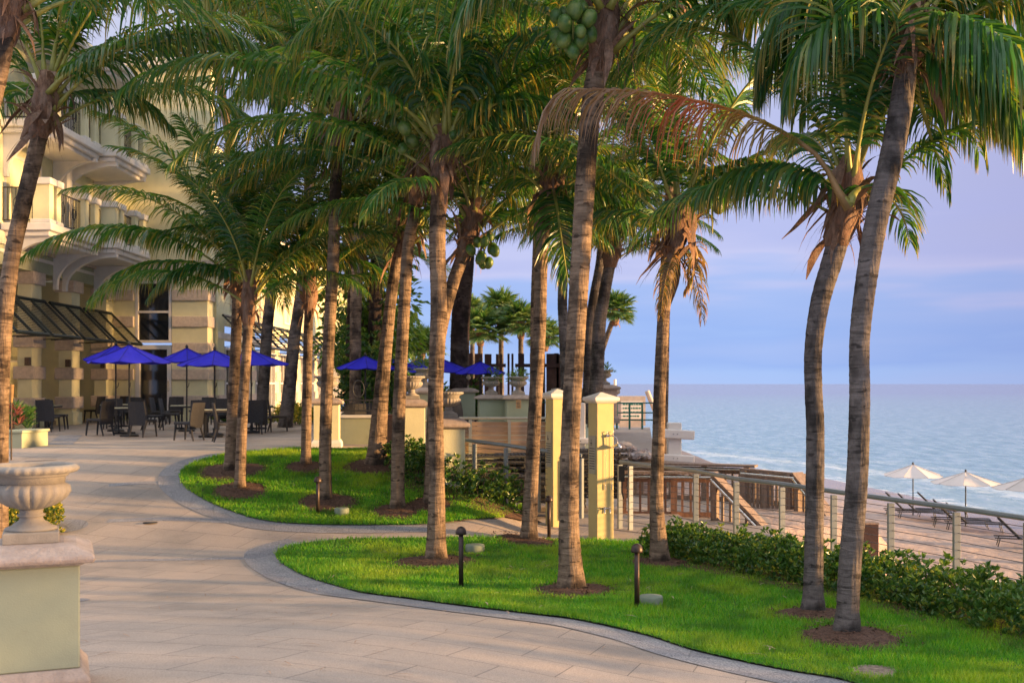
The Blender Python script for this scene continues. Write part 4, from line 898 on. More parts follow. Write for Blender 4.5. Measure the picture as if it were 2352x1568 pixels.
# left edge palms
coconut_palm([(2, 1055), (4, 850), (24, 620), (54, 470), (84, 340), (102, 262), (108, 225)], 34, 36,
    'left edge palm with curving deeply ringed brown trunk in front of the balconies', dict(spear=2, high=5, mid=4, arch=3), seed=141, Y=17.0, az0=0, group=None, ring=.11, sheath=1.2, skip=((205, 330),),
    heroes=[dict(path=[(112, 215, 16.9), (161, 165, 16.5), (277, 112, 16.2), (375, 82, 16.1), (469, 75, 16.0), (562, 97, 16.0), (640, 150, 16.0)], leaf=.9, droop=.8, seed=142),
            dict(path=[(115, 225, 16.9), (170, 215, 17.4), (250, 215, 17.9), (330, 240, 18.2), (390, 290, 18.4)], leaf=.75, droop=.8, seed=143)])
coconut_palm([(-190, 1190), (-160, 900), (-100, 600), (-45, 350), (-5, 190), (20, 60), (35, -30)], 46, 36,
    'palm cut off by the left edge, only its upper trunk in the corner', dict(spear=2, high=4, mid=5, arch=3), seed=151, Y=13.0, az0=40, group=None, ring=.11, skip=((220, 350),))
# background palms near and behind the building, crowns high in the picture
BG = [([(600, 915), (612, 780), (626, 640), (640, 420), (640, 190)], 28, 24, 38, 'leaning grey palm in front of the awnings, left of two', 'bark_grey', 161),
      ([(655, 930), (675, 790), (692, 660), (712, 420), (735, 230)], 32, 24, 36, 'leaning grey palm in front of the awnings, right of two', 'bark_grey', 162),
      ([(1363, 885), (1374, 780), (1386, 690), (1402, 600), (1408, 570)], 36, 26, 36, 'grey leaning palm behind the shower columns against the sky', 'bark_grey', 165),
      ([(1347, 885), (1352, 780), (1362, 690), (1378, 600), (1385, 520)], 24, 20, 39, 'second grey trunk close behind the leaning palm by the shower columns', 'bark_grey', 166),
      ([(1305, 890), (1297, 790), (1292, 690), (1296, 590), (1300, 520)], 26, 22, 33, 'shaded palm partly hidden behind the tall palm right of centre', 'bark_grey', 167)]
for pth, bw, tw, Y_, lab, bk_, sd in BG:
    coconut_palm(pth, bw, tw, lab, dict(spear=3, high=6, mid=5, arch=2) if sd < 165 else dict(spear=2, high=5, mid=5, arch=4), seed=sd, Y=Y_, az0=sd * 31, group='palms of the background', bark=bk_, scale=1.15 if sd < 165 else 1.0, sheath=.8)
HID = [([(1506, 1230), (1512, 900), (1525, 650), (1548, 300), (1560, 40)], 22, 22, 20.5, 'high crown with green coconuts above the palm at the hedge corner', 171, (1525, 60)),
       ([(538, 1050), (541, 800), (547, 650), (530, 350), (480, 60)], 20, 20, 28, 'tall palm rising between the blue umbrellas and the balconies', 172, None),
       ([(7, 1000), (12, 800), (34, 600), (66, 440), (120, 220), (180, -30)], 18, 20, 20, 'high crown over the upper balcony of the hotel', 173, None),
       ([(815, 900), (820, 600), (840, 350), (850, 160)], 28, 24, 34, 'tall palm behind the umbrellas with its crown above centre left', 174, None),
       ([(919, 900), (930, 640), (935, 300), (935, 90)], 24, 22, 30, 'palm with a high crown behind the leftmost centre trunks', 175, None),
       ([(1220, 890), (1241, 640), (1215, 330), (1180, 110)], 20, 20, 27, 'palm with a high crown between the centre trunks', 176, None),
       ([(1225, 890), (1232, 620), (1250, 330), (1262, 200)], 22, 22, 34, 'background palm with its crown above the slim orange-lit trunk', 178, None),
       ([(1318, 890), (1332, 620), (1345, 400), (1350, 250)], 22, 22, 38, 'background palm whose trunk hides behind the tall coconut-bearing palm', 179, None),
       ([(1002, 890), (1008, 620), (1012, 400), (1015, 180)], 22, 22, 36, 'background palm whose trunk hides behind the straight centre trunk', 180, None),
       ([(1523, 900), (1530, 700), (1552, 500), (1500, 300), (1450, 200)], 20, 20, 33, 'background palm with its crown above the ragged orange-lit palm', 184, None),
       ([(1660, 1190), (1680, 900), (1720, 500), (1745, 180)], 0, 0, 19, '', 177, None)]
for pth, bw, tw, Y_, lab, sd, nt_ in HID[:-1]:
    coconut_palm(pth, bw, tw, lab, dict(spear=2, high=6 if sd > 173 else 4, mid=6 if sd > 173 else 3, arch=((2 if sd != 171 else 4) if sd < 178 else 5) if sd > 173 or sd == 171 else 0, low=0), seed=sd, Y=Y_, az0=sd * 57, group='palms of the background', scale=1.2 if sd > 173 or sd == 171 else 1.05, sheath=.8, nuts=[(nt_[0], nt_[1], -.3, 9)] if nt_ else None)
# date palms with dark rough trunks
for pth, bw, Y_, lab, sd in [([(1052, 895), (1058, 760), (1068, 600), (1080, 410)], 46, 37, 'thick dark rough-barked palm behind the centre trunk', 181),
                             ([(808, 925), (811, 800), (814, 690), (820, 540)], 37, 38, 'left of two thick dark rough-barked palms behind the umbrellas', 182),
                             ([(855, 925), (858, 800), (862, 690), (868, 550)], 32, 42, 'right of two thick dark rough-barked palms behind the umbrellas', 183)]:
    coconut_palm(pth, bw, bw * .9, lab, dict(n=30), seed=sd, Y=Y_, az0=sd, group=None, bark='bark_date', ring=.16, name='date_palm', lib=LIB['date'], scale=1.15, sheath=1.0)
# cabbage palms far behind
def fan_leaf(seed):
    rnd = random.Random(seed); V = []; Fc = []; UV = []; MI = []
    for i in range(5):
        pass
    b0 = 0; P = [Vector((0, 0, 0)), Vector((.35, 0, .12)), Vector((.62, 0, .12))]
    for p in P: V += [p + Vector((0, .015, 0)), p + Vector((0, -.015, 0))]
    for i in range(2): Fc.append((2 * i, 2 * i + 1, 2 * i + 3, 2 * i + 2)); MI.append(0); UV += [(0, 0)] * 4
    for k in range(26):
        a = R(-125 + 250 * k / 25); d = Vector((math.cos(a), math.sin(a), .25 - .1 * abs(math.sin(a)))).normalized(); T = Vector((-math.sin(a), math.cos(a), 0))
        leaf_faces(V, Fc, UV, MI, P[2], d, T, rnd.uniform(.5, .68), .075, .22, .5, rnd, nseg=3)
    me = bpy.data.meshes.new('fan_leaf'); me.from_pydata([tuple(v_) for v_ in V], [], Fc); me.polygons.foreach_set('material_index', MI)
    u = me.uv_layers.new(name='UVMap'); u.data.foreach_set('uv', [c_ for q in UV for c_ in q]); me.materials.append(M['rachis']); me.materials.append(M['sabal']); return me
FAN = [fan_leaf(1), fan_leaf(2)]
def sabal(px, py, Y_, lab, sd, bend=0, sc=1.0):
    rnd = random.Random(sd); t = D3(px, py, Y_); b_ = Vector((t.x + bend, Y_, 1.0)); root = thing('cabbage_palm', b_, lab, 'palm tree', 'cabbage palms beyond the terrace')
    h = t - b_; link_mesh('trunk', trunk_mesh([(0, 0, 0), (h.x * .3, 0, h.z * .5), tuple(h)], [.17, .14, .13], sd, ring=.2, n=10), root, [M['bark_grey']])
    sheath_mesh(h, .16, sd, .5).build('leaf_sheath', M['sheath'], root)
    for i in range(38):
        u = 1 - 1.55 * (i + .5) / 38; el = math.asin(clamp(u, -1, 1)); a = i * 2.4
        o_ = bpy.data.objects.new('fan_leaf', rnd.choice(FAN)); col.objects.link(o_); o_.parent = root; reg(o_, root); o_.location = h + Vector((0, 0, .1)); s_ = sc * rnd.uniform(.9, 1.15); o_.scale = (s_,) * 3
        o_.rotation_euler = (rnd.uniform(-.3, .3), -el, a)
for a in [(1151, 725, 62, 'tallest fan-leaved palm in the clump beyond the terrace, centre', 201, 0, 1.25), (1103, 768, 60, 'low fan-leaved palm left in the clump beyond the terrace', 202, 0, 1.3),
          (1196, 752, 60, 'fan-leaved palm right in the clump beyond the terrace', 203, 0, 1.25), (1252, 782, 64, 'small fan-leaved palm peeking out right of the slim orange trunk', 204, -.6, 1.05),
          (967, 800, 62, 'lone low fan-leaved palm over the blue umbrellas', 205, 0, 1.15), (1412, 722, 60, 'fan-leaved palm showing right of the grey leaning palms', 206, -1.2, 1.1), (1085, 720, 66, 'pointed young palm rising behind the fan-leaved clump', 207, 0, .9)]:
    sabal(*a)
# ============================================================ HOTEL
hb = thing('hotel_building', (-14.8, 42, 1.2), 'pale yellow hotel with cream balconies, coral stone bands and dark louvred awnings', 'building')
O = Vector(hb.location)
class MBo(MB):                       # builder in world coordinates, stored relative to the hotel's origin
    def build(s, name, mats, parent=None, split=False, **k):
        if split:
            o_ = None
            for i in range(0, len(s.v), 8):
                q = MBo(); q.add(s.v[i:i + 8], [(0, 1, 3, 2), (4, 6, 7, 5), (0, 4, 5, 1), (2, 3, 7, 6), (0, 2, 6, 4), (1, 5, 7, 3)]); o_ = q.build(name, mats, parent, **k)
            return o_
        s.v = [(a - O.x, b_ - O.y, c_ - O.z) for a, b_, c_ in s.v]; return MB.build(s, name, mats, hb if parent is None else parent, **k)
GZ = 1.2
# walls
w_ = MBo()
w_.b2(-15.25, -14.8, 42.1, 58, 7.0, 14.5)                                     # behind
w_.b2(-15.3, -14.8, 30.0, 42.0, 7.25, 14.5)                                   # upper wall over the colonnade
w_.b2(-14.8, -14.0, 42.0, 42.5, GZ, 6.75); w_.b2(-12.62, -11.3, 42.0, 42.9, GZ, 6.75); w_.b2(-14.0, -12.62, 42.0, 42.4, 6.42, 6.75)
w_.b2(-14.8, -11.2, 42.02, 42.6, 6.75, 14.5)
w_.b2(-18.4, -18.0, 28, 43, GZ, 6.4); w_.b2(-18.0, -15.3, 42.3, 42.7, GZ, 6.4)
w_.b2(-11.6, -11.2, 42.9, 78, 4.9, 8.8)
w_.build('wall', M['stucco'], split=True)
for i in range(7):
    y = 42.9 + i * 5.2
    p = MBo(); p.b2(-11.6, -11.15, y, y + 1.0, GZ, 4.9); o_ = p.build('pier', M['stucco'])
    bnd = MBo(); 
    for z in (1.95, 2.93): bnd.b2(-11.5, -11.08, y - .04, y + 1.04, z - .2, z + .2)
    bnd.build('stone_band', M['band'], o_, split=True)
c_ = MBo(); c_.b2(-18.0, -14.75, 28, 42.28, 6.4, 6.5); c_.build('ceiling', M['trim'])
# lintel and stone frieze
l_ = MBo(); l_.b2(-15.3, -14.78, 28, 41.98, 6.05, 6.62); l_.build('lintel', M['stucco_green'])
fz = MBo(); fz.b2(-15.35, -14.7, 28, 41.97, 6.63, 7.0); fz.b2(-14.7, -11.12, 41.9, 42.5, 6.76, 7.15); fz.build('frieze', M['band'], split=True)
# columns
for y in (31.2, 34.9, 38.06, 41.3):
    c_ = MBo(); c_.b2(-15.25, -14.8, y, y + .72, GZ, 6.04); c_.b2(-15.31, -14.74, y - .06, y + .78, GZ, GZ + .42); o_ = c_.build('column', M['stucco'], bevel=.01)
    s_ = MBo()
    for k in (0, 1, 2, 4): z = 1.95 + .977 * k; s_.b2(-15.35, -14.7, y - .1, y + .82, z - .2, z + .2)
    s_.build('stone_band', M['band'], o_, split=True, bevel=.02)
    lt = MBo(); lt.b2(-14.98, -14.83, y - .12, y - .002, 3.15, 3.4); lt.build('wall_lantern', M['bronze'])
# bands on the camera-facing wall
s_ = MBo()
for k in range(5):
    z = 1.95 + .977 * k
    s_.b2(-14.78, -14.02, 41.9, 42.05, z - .2, z + .2); s_.b2(-12.6, -11.24, 41.9, 42.95, z - .2, z + .2)
s_.build('stone_band', M['band'], split=True, bevel=.02)
# tall glazed door on the camera-facing wall
def window(x0, x1, y, z0, z1, axis='y', bars=(1, 1), fr=.08, glass='glass', name='window', dep=.12, frame='white'):
    g = MBo(); f_ = MBo()
    def bx(a0, a1, b0, b1, d0, d1, mbx):
        if axis == 'y': mbx.b2(a0, a1, y + d0, y + d1, b0, b1)
        else: mbx.b2(y - d1, y - d0, a0, a1, b0, b1)
    bx(x0 + .02, x1 - .02, z0 + .02, z1 - .02, dep, dep + .03, g)
    bx(x0, x0 + fr, z0, z1, 0, dep - .002, f_); bx(x1 - fr, x1, z0, z1, 0, dep - .002, f_)
    bx(x0 + fr, x1 - fr, z1 - fr, z1, .002, dep - .004, f_); bx(x0 + fr, x1 - fr, z0, z0 + fr, .002, dep - .004, f_)
    for i in range(1, bars[0] + 1): a = x0 + (x1 - x0) * i / (bars[0] + 1); bx(a - fr / 2.4, a + fr / 2.4, z0 + fr, z1 - fr, .004, dep - .006, f_)
    for i in range(1, bars[1] + 1): a = z0 + (z1 - z0) * i / (bars[1] + 1); bx(x0 + fr, x1 - fr, a - fr / 2.4, a + fr / 2.4, .006, dep - .008, f_)
    o_ = f_.build(name, M[frame]); g.build('pane', M[glass], o_); return o_
window(-13.98, -12.64, 42.0, 4.1, 6.4, bars=(0, 1), fr=.1); d_ = window(-13.98, -12.64, 42.0, GZ, 4.02, bars=(0, 0), fr=.16, name='door')
hn = MBo(); hn.tube([(-12.74, 41.93, 2.3), (-12.74, 41.93, 2.7)], .02, 6); hn.build('handle', M['steel'], d_)
# dark openings at the back of the colonnade
for y in (29.5, 33.2, 36.4, 39.4): window(y, y + 1.9, -17.98, GZ, 5.6, axis='x', bars=(1, 1), fr=.09, frame='trim', dep=.06, name='door')
# windows of the long wing
for i in range(6):
    y = 43.95 + i * 5.2
    window(y, y + 4.1, -11.12, GZ, 4.0, axis='x', bars=(4, 1), fr=.09, glass='glass_light' if i % 2 else 'glass')
    window(y + 1.0, y + 3.2, -11.12, 5.5, 6.75, axis='x', bars=(1, 0), fr=.09, glass='glass_light')
t_ = MBo(); t_.b2(-11.6, -11.12, 42.95, 78, 4.3, 4.55); t_.b2(-12.0, -10.5, 42.7, 78.6, 8.8, 9.05); t_.b2(-12.0, -10.75, 42.7, 78.4, 8.55, 8.8); t_.b2(-15.6, -10.9, 41.7, 42.2, 14.3, 14.6); t_.build('cornice', M['trim'], split=True, bevel=.03)
r_ = MBo(); r_.prism([(-10.45, 9.06), (-15.0, 11.3), (-15.0, 9.06)], 42.7, 78.6, axis='y'); r_.build('roof', M['coral'])
# louvred awnings
def awning(y0, y1, xt, zt, xb, zb, n, slat=.085, posts=2):
    a = MBo(); L = math.hypot(xb - xt, zt - zb); ang = math.atan2(zt - zb, xb - xt)
    def P(t): return (xt + (xb - xt) * t, zt + (zb - zt) * t)
    for y in [y0 + (y1 - y0) * i / posts for i in range(posts + 1)]:
        a.box((P(.5)[0], y, P(.5)[1]), (L, .06, .07), ry=ang)
    for t in (0.0, 1.0): a.box((P(t)[0], (y0 + y1) / 2, P(t)[1]), (.08, y1 - y0 + .06, .08), ry=ang)
    o_ = a.build('awning', M['darkgreen']); sl = MBo()
    for i in range(1, n): x, z = P(i / n); sl.box((x, (y0 + y1) / 2, z), (slat, y1 - y0, .012), ry=ang - .75)
    sl.build('louvre', M['darkgreen'], o_)
    st_ = MBo(); 
    for y in (y0 + .1, y1 - .1): st_.tube([(xb, y, zb), (xt, y, zb - .05)], .015, 5)
    st_.build('strut', M['darkgreen'], o_)
for y0, y1 in ((31.0, 33.1), (33.4, 35.5), (35.9, 38.4), (38.8, 41.4)): awning(y0, y1, -14.66, 5.15, -13.55, 4.02, 22)
for i in range(6): y = 43.3 + i * 5.2; awning(y, y + 4.95, -11.05, 5.2, -9.9, 4.05, 9, slat=.14, posts=3)
# balconies
def baluster_ped(mbx, mbc, x0, x1, y0, y1, z):
    mbx.b2(x0 + .03, x1 - .03, y0 + .03, y1 - .03, z + .12, z + 1.12); mbc.b2(x0 - .03, x1 + .03, y0 - .03, y1 + .03, z, z + .119); mbc.b2(x0 - .04, x1 + .04, y0 - .04, y1 + .04, z + 1.121, z + 1.32)
def railing(mbx, a, b_, z, h=1.05):
    a = Vector(a); b_ = Vector(b_); d = b_ - a; L = d.length; az_ = math.atan2(d.y, d.x); c_ = (a + b_) / 2
    for zz in (z + .1, z + h): mbx.box((c_.x, c_.y, zz), (L, .04, .035), rz=az_)
    n = max(2, int(L / .12))
    for i in range(n + 1): p = a.lerp(b_, i / n); mbx.box((p.x, p.y, z + .1 + (h - .1) / 2), (.018, .018, h - .1), rz=az_)
    for i in range(max(1, int(L / .6))):
        p = a.lerp(b_, (i + .5) / max(1, int(L / .6))); u_ = d.normalized()
        pts = [(p.x + u_.x * .13 * math.cos(t), p.y + u_.y * .13 * math.cos(t), z + .6 + .2 * math.sin(t)) for t in [k * math.pi / 6 for k in range(13)]]
        mbx.tube(pts, .012, 4, cap=False)
def bracket(parent, x, y, z, L=1.25, h=1.1):
    poly = [(x, z), (x + L, z), (x + L, z - .12)] + [(x + .12 + (L - .12) * (1 - math.sin(t)), z - .12 - (h - .12) * (1 - math.cos(t))) for t in [k * math.pi / 2 / 8 for k in range(9)]][1:] + [(x + .12, z - h - .14), (x, z - h - .14)]
    m_ = MBo(); n = len(poly)
    V = [(p, y - .09, q) for p, q in poly] + [(p, y + .09, q) for p, q in poly]
    m_.add(V, [(k, n + k, n + (k + 1) % n, (k + 1) % n) for k in range(n)] + [tuple(range(n)), tuple(range(2 * n - 1, n - 1, -1))]); m_.build('bracket', M['trim'], parent)
for z in (7.0, 10.0, 13.0):
    for (y0, y1, xo) in ((32.7, 36.85, -13.3), (37.0, 40.4, -12.9)):
        s_ = MBo(); s_.b2(-14.78, xo, y0, y1, z + .02, z + .24); s_.b2(-14.78, xo - .1, y0 + .1, y1 - .1, z - .14, z + .02); s_.b2(-14.78, xo - .22, y0 + .22, y1 - .22, z - .26, z - .141); slab = s_.build('balcony', M['trim'], bevel=.025)
        if z > 12: continue
        pd = MBo(); pc = MBo(); zz = z + .24
        baluster_ped(pd, pc, xo - .62, xo - .08, y0 + .08, y0 + .45, zz)
        baluster_ped(pd, pc, xo - .45, xo - .08, y0 + .62, y0 + 1.0, zz)
        baluster_ped(pd, pc, xo - .45, xo - .08, y1 - 1.35, y1 - .95, zz); baluster_ped(pd, pc, xo - .45, xo - .08, y1 - .5, y1 - .08, zz)
        pd.build('balcony_pedestal', M['stucco'], slab, split=True); pc.build('pedestal_trim', M['trim'], slab, split=True, bevel=.02)
        rl = MBo(); railing(rl, (-14.78, y0 + .2), (xo - .64, y0 + .2), zz); railing(rl, (xo - .25, y0 + 1.0), (xo - .25, y1 - 1.36), zz); railing(rl, (xo - .25, y1 - .94), (xo - .25, y1 - .52), zz); rl.build('railing', M['black'], slab)
        for yb in (y0 + .3, y1 - .3): bracket(slab, -14.79, yb, z - .14, L=abs(xo + 14.79) - .1)
    if z < 12:
        window(33.0, 35.6, -14.78, z + .3, z + 2.4, axis='x', bars=(1, 0), fr=.1, dep=.06, name='balcony_door'); window(37.6, 39.6, -14.78, z + .3, z + 2.4, axis='x', bars=(1, 0), fr=.1, dep=.06, name='balcony_door')
        for yy in (36.75, 40.7): p_ = MBo(); p_.b2(-14.78, -14.45, yy, yy + .5, z + .3, z + 2.85); p_.build('pilaster', M['trim'])
lt = MBo(); lt.box((-14.6, 37.2, 9.8), (.3, .22, .16)); lt.build('floodlight', M['black'])
# balcony facing the camera at the left edge, dark openings behind
s_ = MBo(); s_.b2(-20, -14.82, 32.7, 34.2, 7.0, 7.24); s_.b2(-20, -14.82, 32.7, 34.2, 10.0, 10.24); s_.build('balcony', M['trim'], split=True, bevel=.02)
w2 = MBo(); w2.b2(-20, -15.32, 34.2, 34.6, 7.24, 14.0); w2.build('wall', M['stucco'], split=True)
window(-18.6, -15.6, 34.14, 7.5, 9.6, bars=(1, 0), fr=.1, dep=.05, name='balcony_door'); window(-18.6, -15.6, 34.14, 10.5, 12.6, bars=(1, 0), fr=.1, dep=.05, name='balcony_door')
rl = MBo(); railing(rl, (-20, 32.85), (-14.8, 32.85), 7.24); railing(rl, (-20, 32.85), (-14.8, 32.85), 10.24); rl.build('railing', M['black'])

# ============================================================ PEDESTALS AND URNS
def pedestal(name, x, y, top, base, hw, rz, label, body='stucco_green', group=None):
    h = top - base; r = thing(name, (x, y, base), label, 'pedestal', group, rz)
    MB().lathe([(hw * .93, 0), (hw * .93, .13 * h), (hw * .88, .15 * h), (hw * .80, .19 * h)], sq=1).build('plinth', M['coral' if body != 'stucco' else 'trim'], r, bevel=.012, seg=2)
    MB().lathe([(hw * .765, .191 * h), (hw * .765, .86 * h)], sq=1).build('shaft', M[body], r, bevel=.008)
    MB().lathe([(hw * .78, .861 * h), (hw * .86, .88 * h), (hw * .97, .885 * h), (hw, .90 * h), (hw, .925 * h), (hw * .96, .94 * h), (hw * .9, .95 * h), (hw * .72, .985 * h), (hw * .52, h)], sq=1).build('cap', M['coral'], r, bevel=.008)
    return r
URN_H = .49
def urn(x, y, z, s, rz, label, group=None, soil=True):
    r = thing('stone_urn', (x, y, z), label, 'urn', group, rz)
    MB().lathe([(.165, 0), (.165, .065), (.16, .07)], sq=1).build('foot_block', M['cast'], r, bevel=.006)
    MB().lathe([(.155, .071), (.155, .085), (.12, .098), (.10, .115), (.075, .13), (.068, .15), (.082, .158), (.085, .168), (.07, .175), (.068, .19), (.075, .2)], n=28).build('stem', M['cast'], r)
    def fl(i, a):
        k = [0, 1, 1, 1, 1, .3, 0][i] if i < 7 else 0
        return 1 + k * .09 * (abs(math.cos(a * 11)) ** .5 - .5)
    MB().lathe([(.07, .201), (.14, .225), (.20, .265), (.228, .31), (.222, .345), (.205, .362), (.20, .366)], n=120, fl=fl).build('bowl', M['cast'], r)
    def fl2(i, a): return 1 + (.016 * math.cos(a * 30) if i in (3, 4, 5) else 0)
    MB().lathe([(.20, .367), (.205, .41), (.225, .425), (.268, .436), (.285, .452), (.28, .47), (.262, .482), (.245, .485), (.235, .47), (.23, .43), (.22, .41)], n=144, fl=fl2).build('rim', M['cast'], r)
    r.scale = (s,) * 3; return r
def at_px(px, Y): return (px - CX) * Y / F
X0 = at_px(72, 7.2)
pedestal('garden_pedestal', X0, 7.2, 1.60, H(X0, 7.2) - .03, .37, R(22), 'large pale green pedestal with coral stone cap in the left foreground corner')
urn(X0, 7.2, 1.601, 1.0, R(22), 'empty fluted stone urn nearest the camera on the foreground pedestal')
for px, Y, top, base, hw, lab, ulab, body in [
    (751, 25, 2.28, 1.15, .36, 'pedestal behind the slim palm at the back of the farther lawn', 'stone urn half hidden by the slim palm on the farther lawn', 'stucco'),
    (945, 23.6, 2.27, 1.0, .36, 'yellow pedestal just left of the centre palm beside short cable fence', 'stone urn on the yellow pedestal left of the centre palm', 'stucco'),
    (1030, 21, 1.96, .5, .38, 'sunlit yellow pedestal with wide cap just right of the centre palm', 'wide stone urn at the right of the centre palm on the sunlit pedestal', 'stucco'),
    (1128, 33, 2.27, 1.2, .48, 'pale green pedestal on the terrace right of the smallest blue umbrella pole', 'stone urn with green fern on the terrace behind the plank fence, left of two', 'stucco_green'),
    (1190, 32.5, 2.27, 1.2, .48, 'pale green pedestal on the terrace left of the slim orange trunk', 'stone urn with small fern on the terrace behind the plank fence, right of two', 'stucco_green'),
    (975, 29, 2.5, 1.2, .40, 'pedestal behind the yellow pedestal left of the centre palm', 'stone urn with fern standing just behind the one on the yellow pedestal', 'stucco_green'),
    (1064, 37, 2.45, 1.2, .48, 'terrace pedestal in front of the thick dark palm trunk', 'stone urn half hidden beside the thick dark palm trunk', 'stucco_green'),
    (1388, 40, 2.55, 1.2, .50, 'distant stone pedestal at the terrace corner behind the shower column', 'small distant urn with spiky plant against the sea horizon', 'coral')]:
    x = at_px(px, Y); pedestal('garden_pedestal', x, Y, top, base, hw, R(6), lab, body); urn(x, Y, top + .001, 1.0 if Y < 30 else 1.08, R(6), ulab)
    if Y > 28:
        root = thing('fern', (x, Y, top + .45), 'green fern spilling out of a terrace urn at pixel row of ' + {1128: 'the left terrace urn', 1190: 'the right terrace urn', 975: 'the urn behind the yellow pedestal', 1064: 'the urn by the dark palm trunk', 1388: 'the distant sea-side urn'}[px], 'fern', 'ferns in the terrace urns')
        root['label'] = {1128: 'bushy green fern spilling over the left of the two terrace urns', 1190: 'low green fern in the right of the two terrace urns', 975: 'green fern in the urn behind the yellow pedestal', 1064: 'green fern in the urn beside the thick dark trunk', 1388: 'small spiky plant in the distant urn against the sea'}[px]
        rnd = random.Random(px); pts = []; ds = []
        for i in range(150):
            a = rnd.uniform(0, 6.28); e = rnd.uniform(.1, 1.3); L = rnd.uniform(.08, .32); d = Vector((math.cos(a) * math.cos(e), math.sin(a) * math.cos(e), math.sin(e)))
            p = d * L; p.z -= L * L * 1.0 * math.cos(e); pts.append(p); ds.append(d + Vector((0, 0, -.3)))
        link_mesh('foliage', leaves_mesh(pts, ds, .16, .035, px), root, [M['fern']])

# ============================================================ FENCES
def cable_fence(pts, label, rail_r=.035, h=1.08, cables=9, posts=None, cat='fence', pw=.085):
    b_ = Vector(pts[0]); r = thing('cable_fence', b_, label, cat); P = [Vector(p) - b_ for p in pts]
    for i, p in enumerate(P):
        if posts and i not in posts: continue
        d = (P[min(i + 1, len(P) - 1)] - P[max(i - 1, 0)]); az_ = math.atan2(d.y, d.x)
        MB().box((p.x, p.y, p.z - h / 2 - .05), (.05, pw, h), rz=az_ - .3).build('post', M['greymetal'], r, bevel=.004)
    MB().tube(P, rail_r, 12).build('rail', M['greymetal'], r)
    for k in range(cables):
        MB().tube([p - Vector((0, 0, .1 + k * (h - .15) / cables)) for p in P], .0048, 5).build('cable', M['cable'], r)
    return r
def railpt(px, py, Y): return tuple(D3(px, py, Y))
cable_fence([railpt(1536, 1073, 19.4), railpt(1598, 1081, 18.75), railpt(1691, 1099, 17.7), railpt(1796, 1111, 16.9), railpt(1915, 1128, 16.0), railpt(2046, 1146, 14.95), railpt(2197, 1166, 13.9), railpt(2360, 1190, 12.9), railpt(2600, 1228, 11.4)],
    'long grey cable fence descending along the hedge towards the right edge', posts=[1, 2, 3, 4, 5, 6, 7, 8])
cable_fence([railpt(1047, 1007, 21.2), railpt(1090, 1013, 21.1), railpt(1162, 1022, 20.9), railpt(1237, 1033, 20.7), railpt(1312, 1043, 20.5), railpt(1336, 1046, 20.45)], 'grey cable fence in front of the stacked loungers left of the showers')
cable_fence([railpt(1424, 1060, 20.2), railpt(1448, 1063, 20.0), railpt(1536, 1073, 19.4)], 'short stretch of cable fence right of the sunlit shower column', posts=[0, 1], h=1.2)
cable_fence([railpt(935, 961, 24.2), railpt(989, 968, 23.9)], 'short grey cable fence beside the yellow pedestal left of the centre palm', cables=8, h=.95)
# gate latch hardware
# plank fence with top rail
r = thing('plank_fence', D3(1055, 1030, 26.2), 'taupe horizontal plank fence with grey rail below the terrace urns', 'fence'); b_ = Vector(r.location)
x0, x1 = at_px(1055, 26.2) - b_.x, at_px(1292, 26.2) - b_.x; zt = 2.6 - 88 * 26.2 / F - b_.z
for k in range(7): MB().b2(x0, x1, -.02, .02, zt - .105 * k - .1, zt - .105 * k - .005).build('plank', M['plank'], r)
for px in (1080, 1170, 1257): xx = at_px(px, 26.1) - b_.x; MB().b2(xx - .035, xx + .035, -.12, -.03, -.6, zt + .05).build('post', M['greymetal'], r)
MB().tube([(x0, -.07, zt + .08), (x1, -.07, zt + .08)], .035, 10).build('rail', M['greymetal'], r)
# terrace block behind it
mb = MB(); mb.prism([(-2.4, 26.3), (1.35, 26.3), (2.2, 30), (3.4, 46), (-6, 46), (-4, 30)], -.4, 1.204, axis='z'); tag(mb.build('terrace', M['stucco_green']), kind='structure')
# low dining wall with railing
r = thing('dining_wall', D3(777, 1015, 26.0), 'low cream wall topped by a dark railing beside the stacked dining chairs', 'wall'); b_ = Vector(r.location)
xa, xb = at_px(772, 26) - b_.x, at_px(872, 26) - b_.x; MB().b2(xa, xb, 0, .2, -.1, .56).build('wall', M['stucco_green'], r); MB().b2(xa - .02, xb + .02, -.04, .24, .561, .62).build('coping', M['trim'], r)
mb = MB(); railing(mb, (xa, .1), (xb, .1), .62, .34); mb.build('railing', M['black'], r)
r = thing('service_cabinet', D3(886, 1017, 25.2), 'dark brown cabinet standing behind the mottled palm trunk', 'cabinet')
MB().b2(-.24, .24, 0, .4, 0, .6).build('body', M['brown_post'], r, bevel=.01); MB().b2(-.26, .26, -.02, .42, .601, .63).build('top', M['brown_post'], r); MB().b2(-.2, .2, -.02, -.001, .06, .54).build('door', M['bronze'], r)

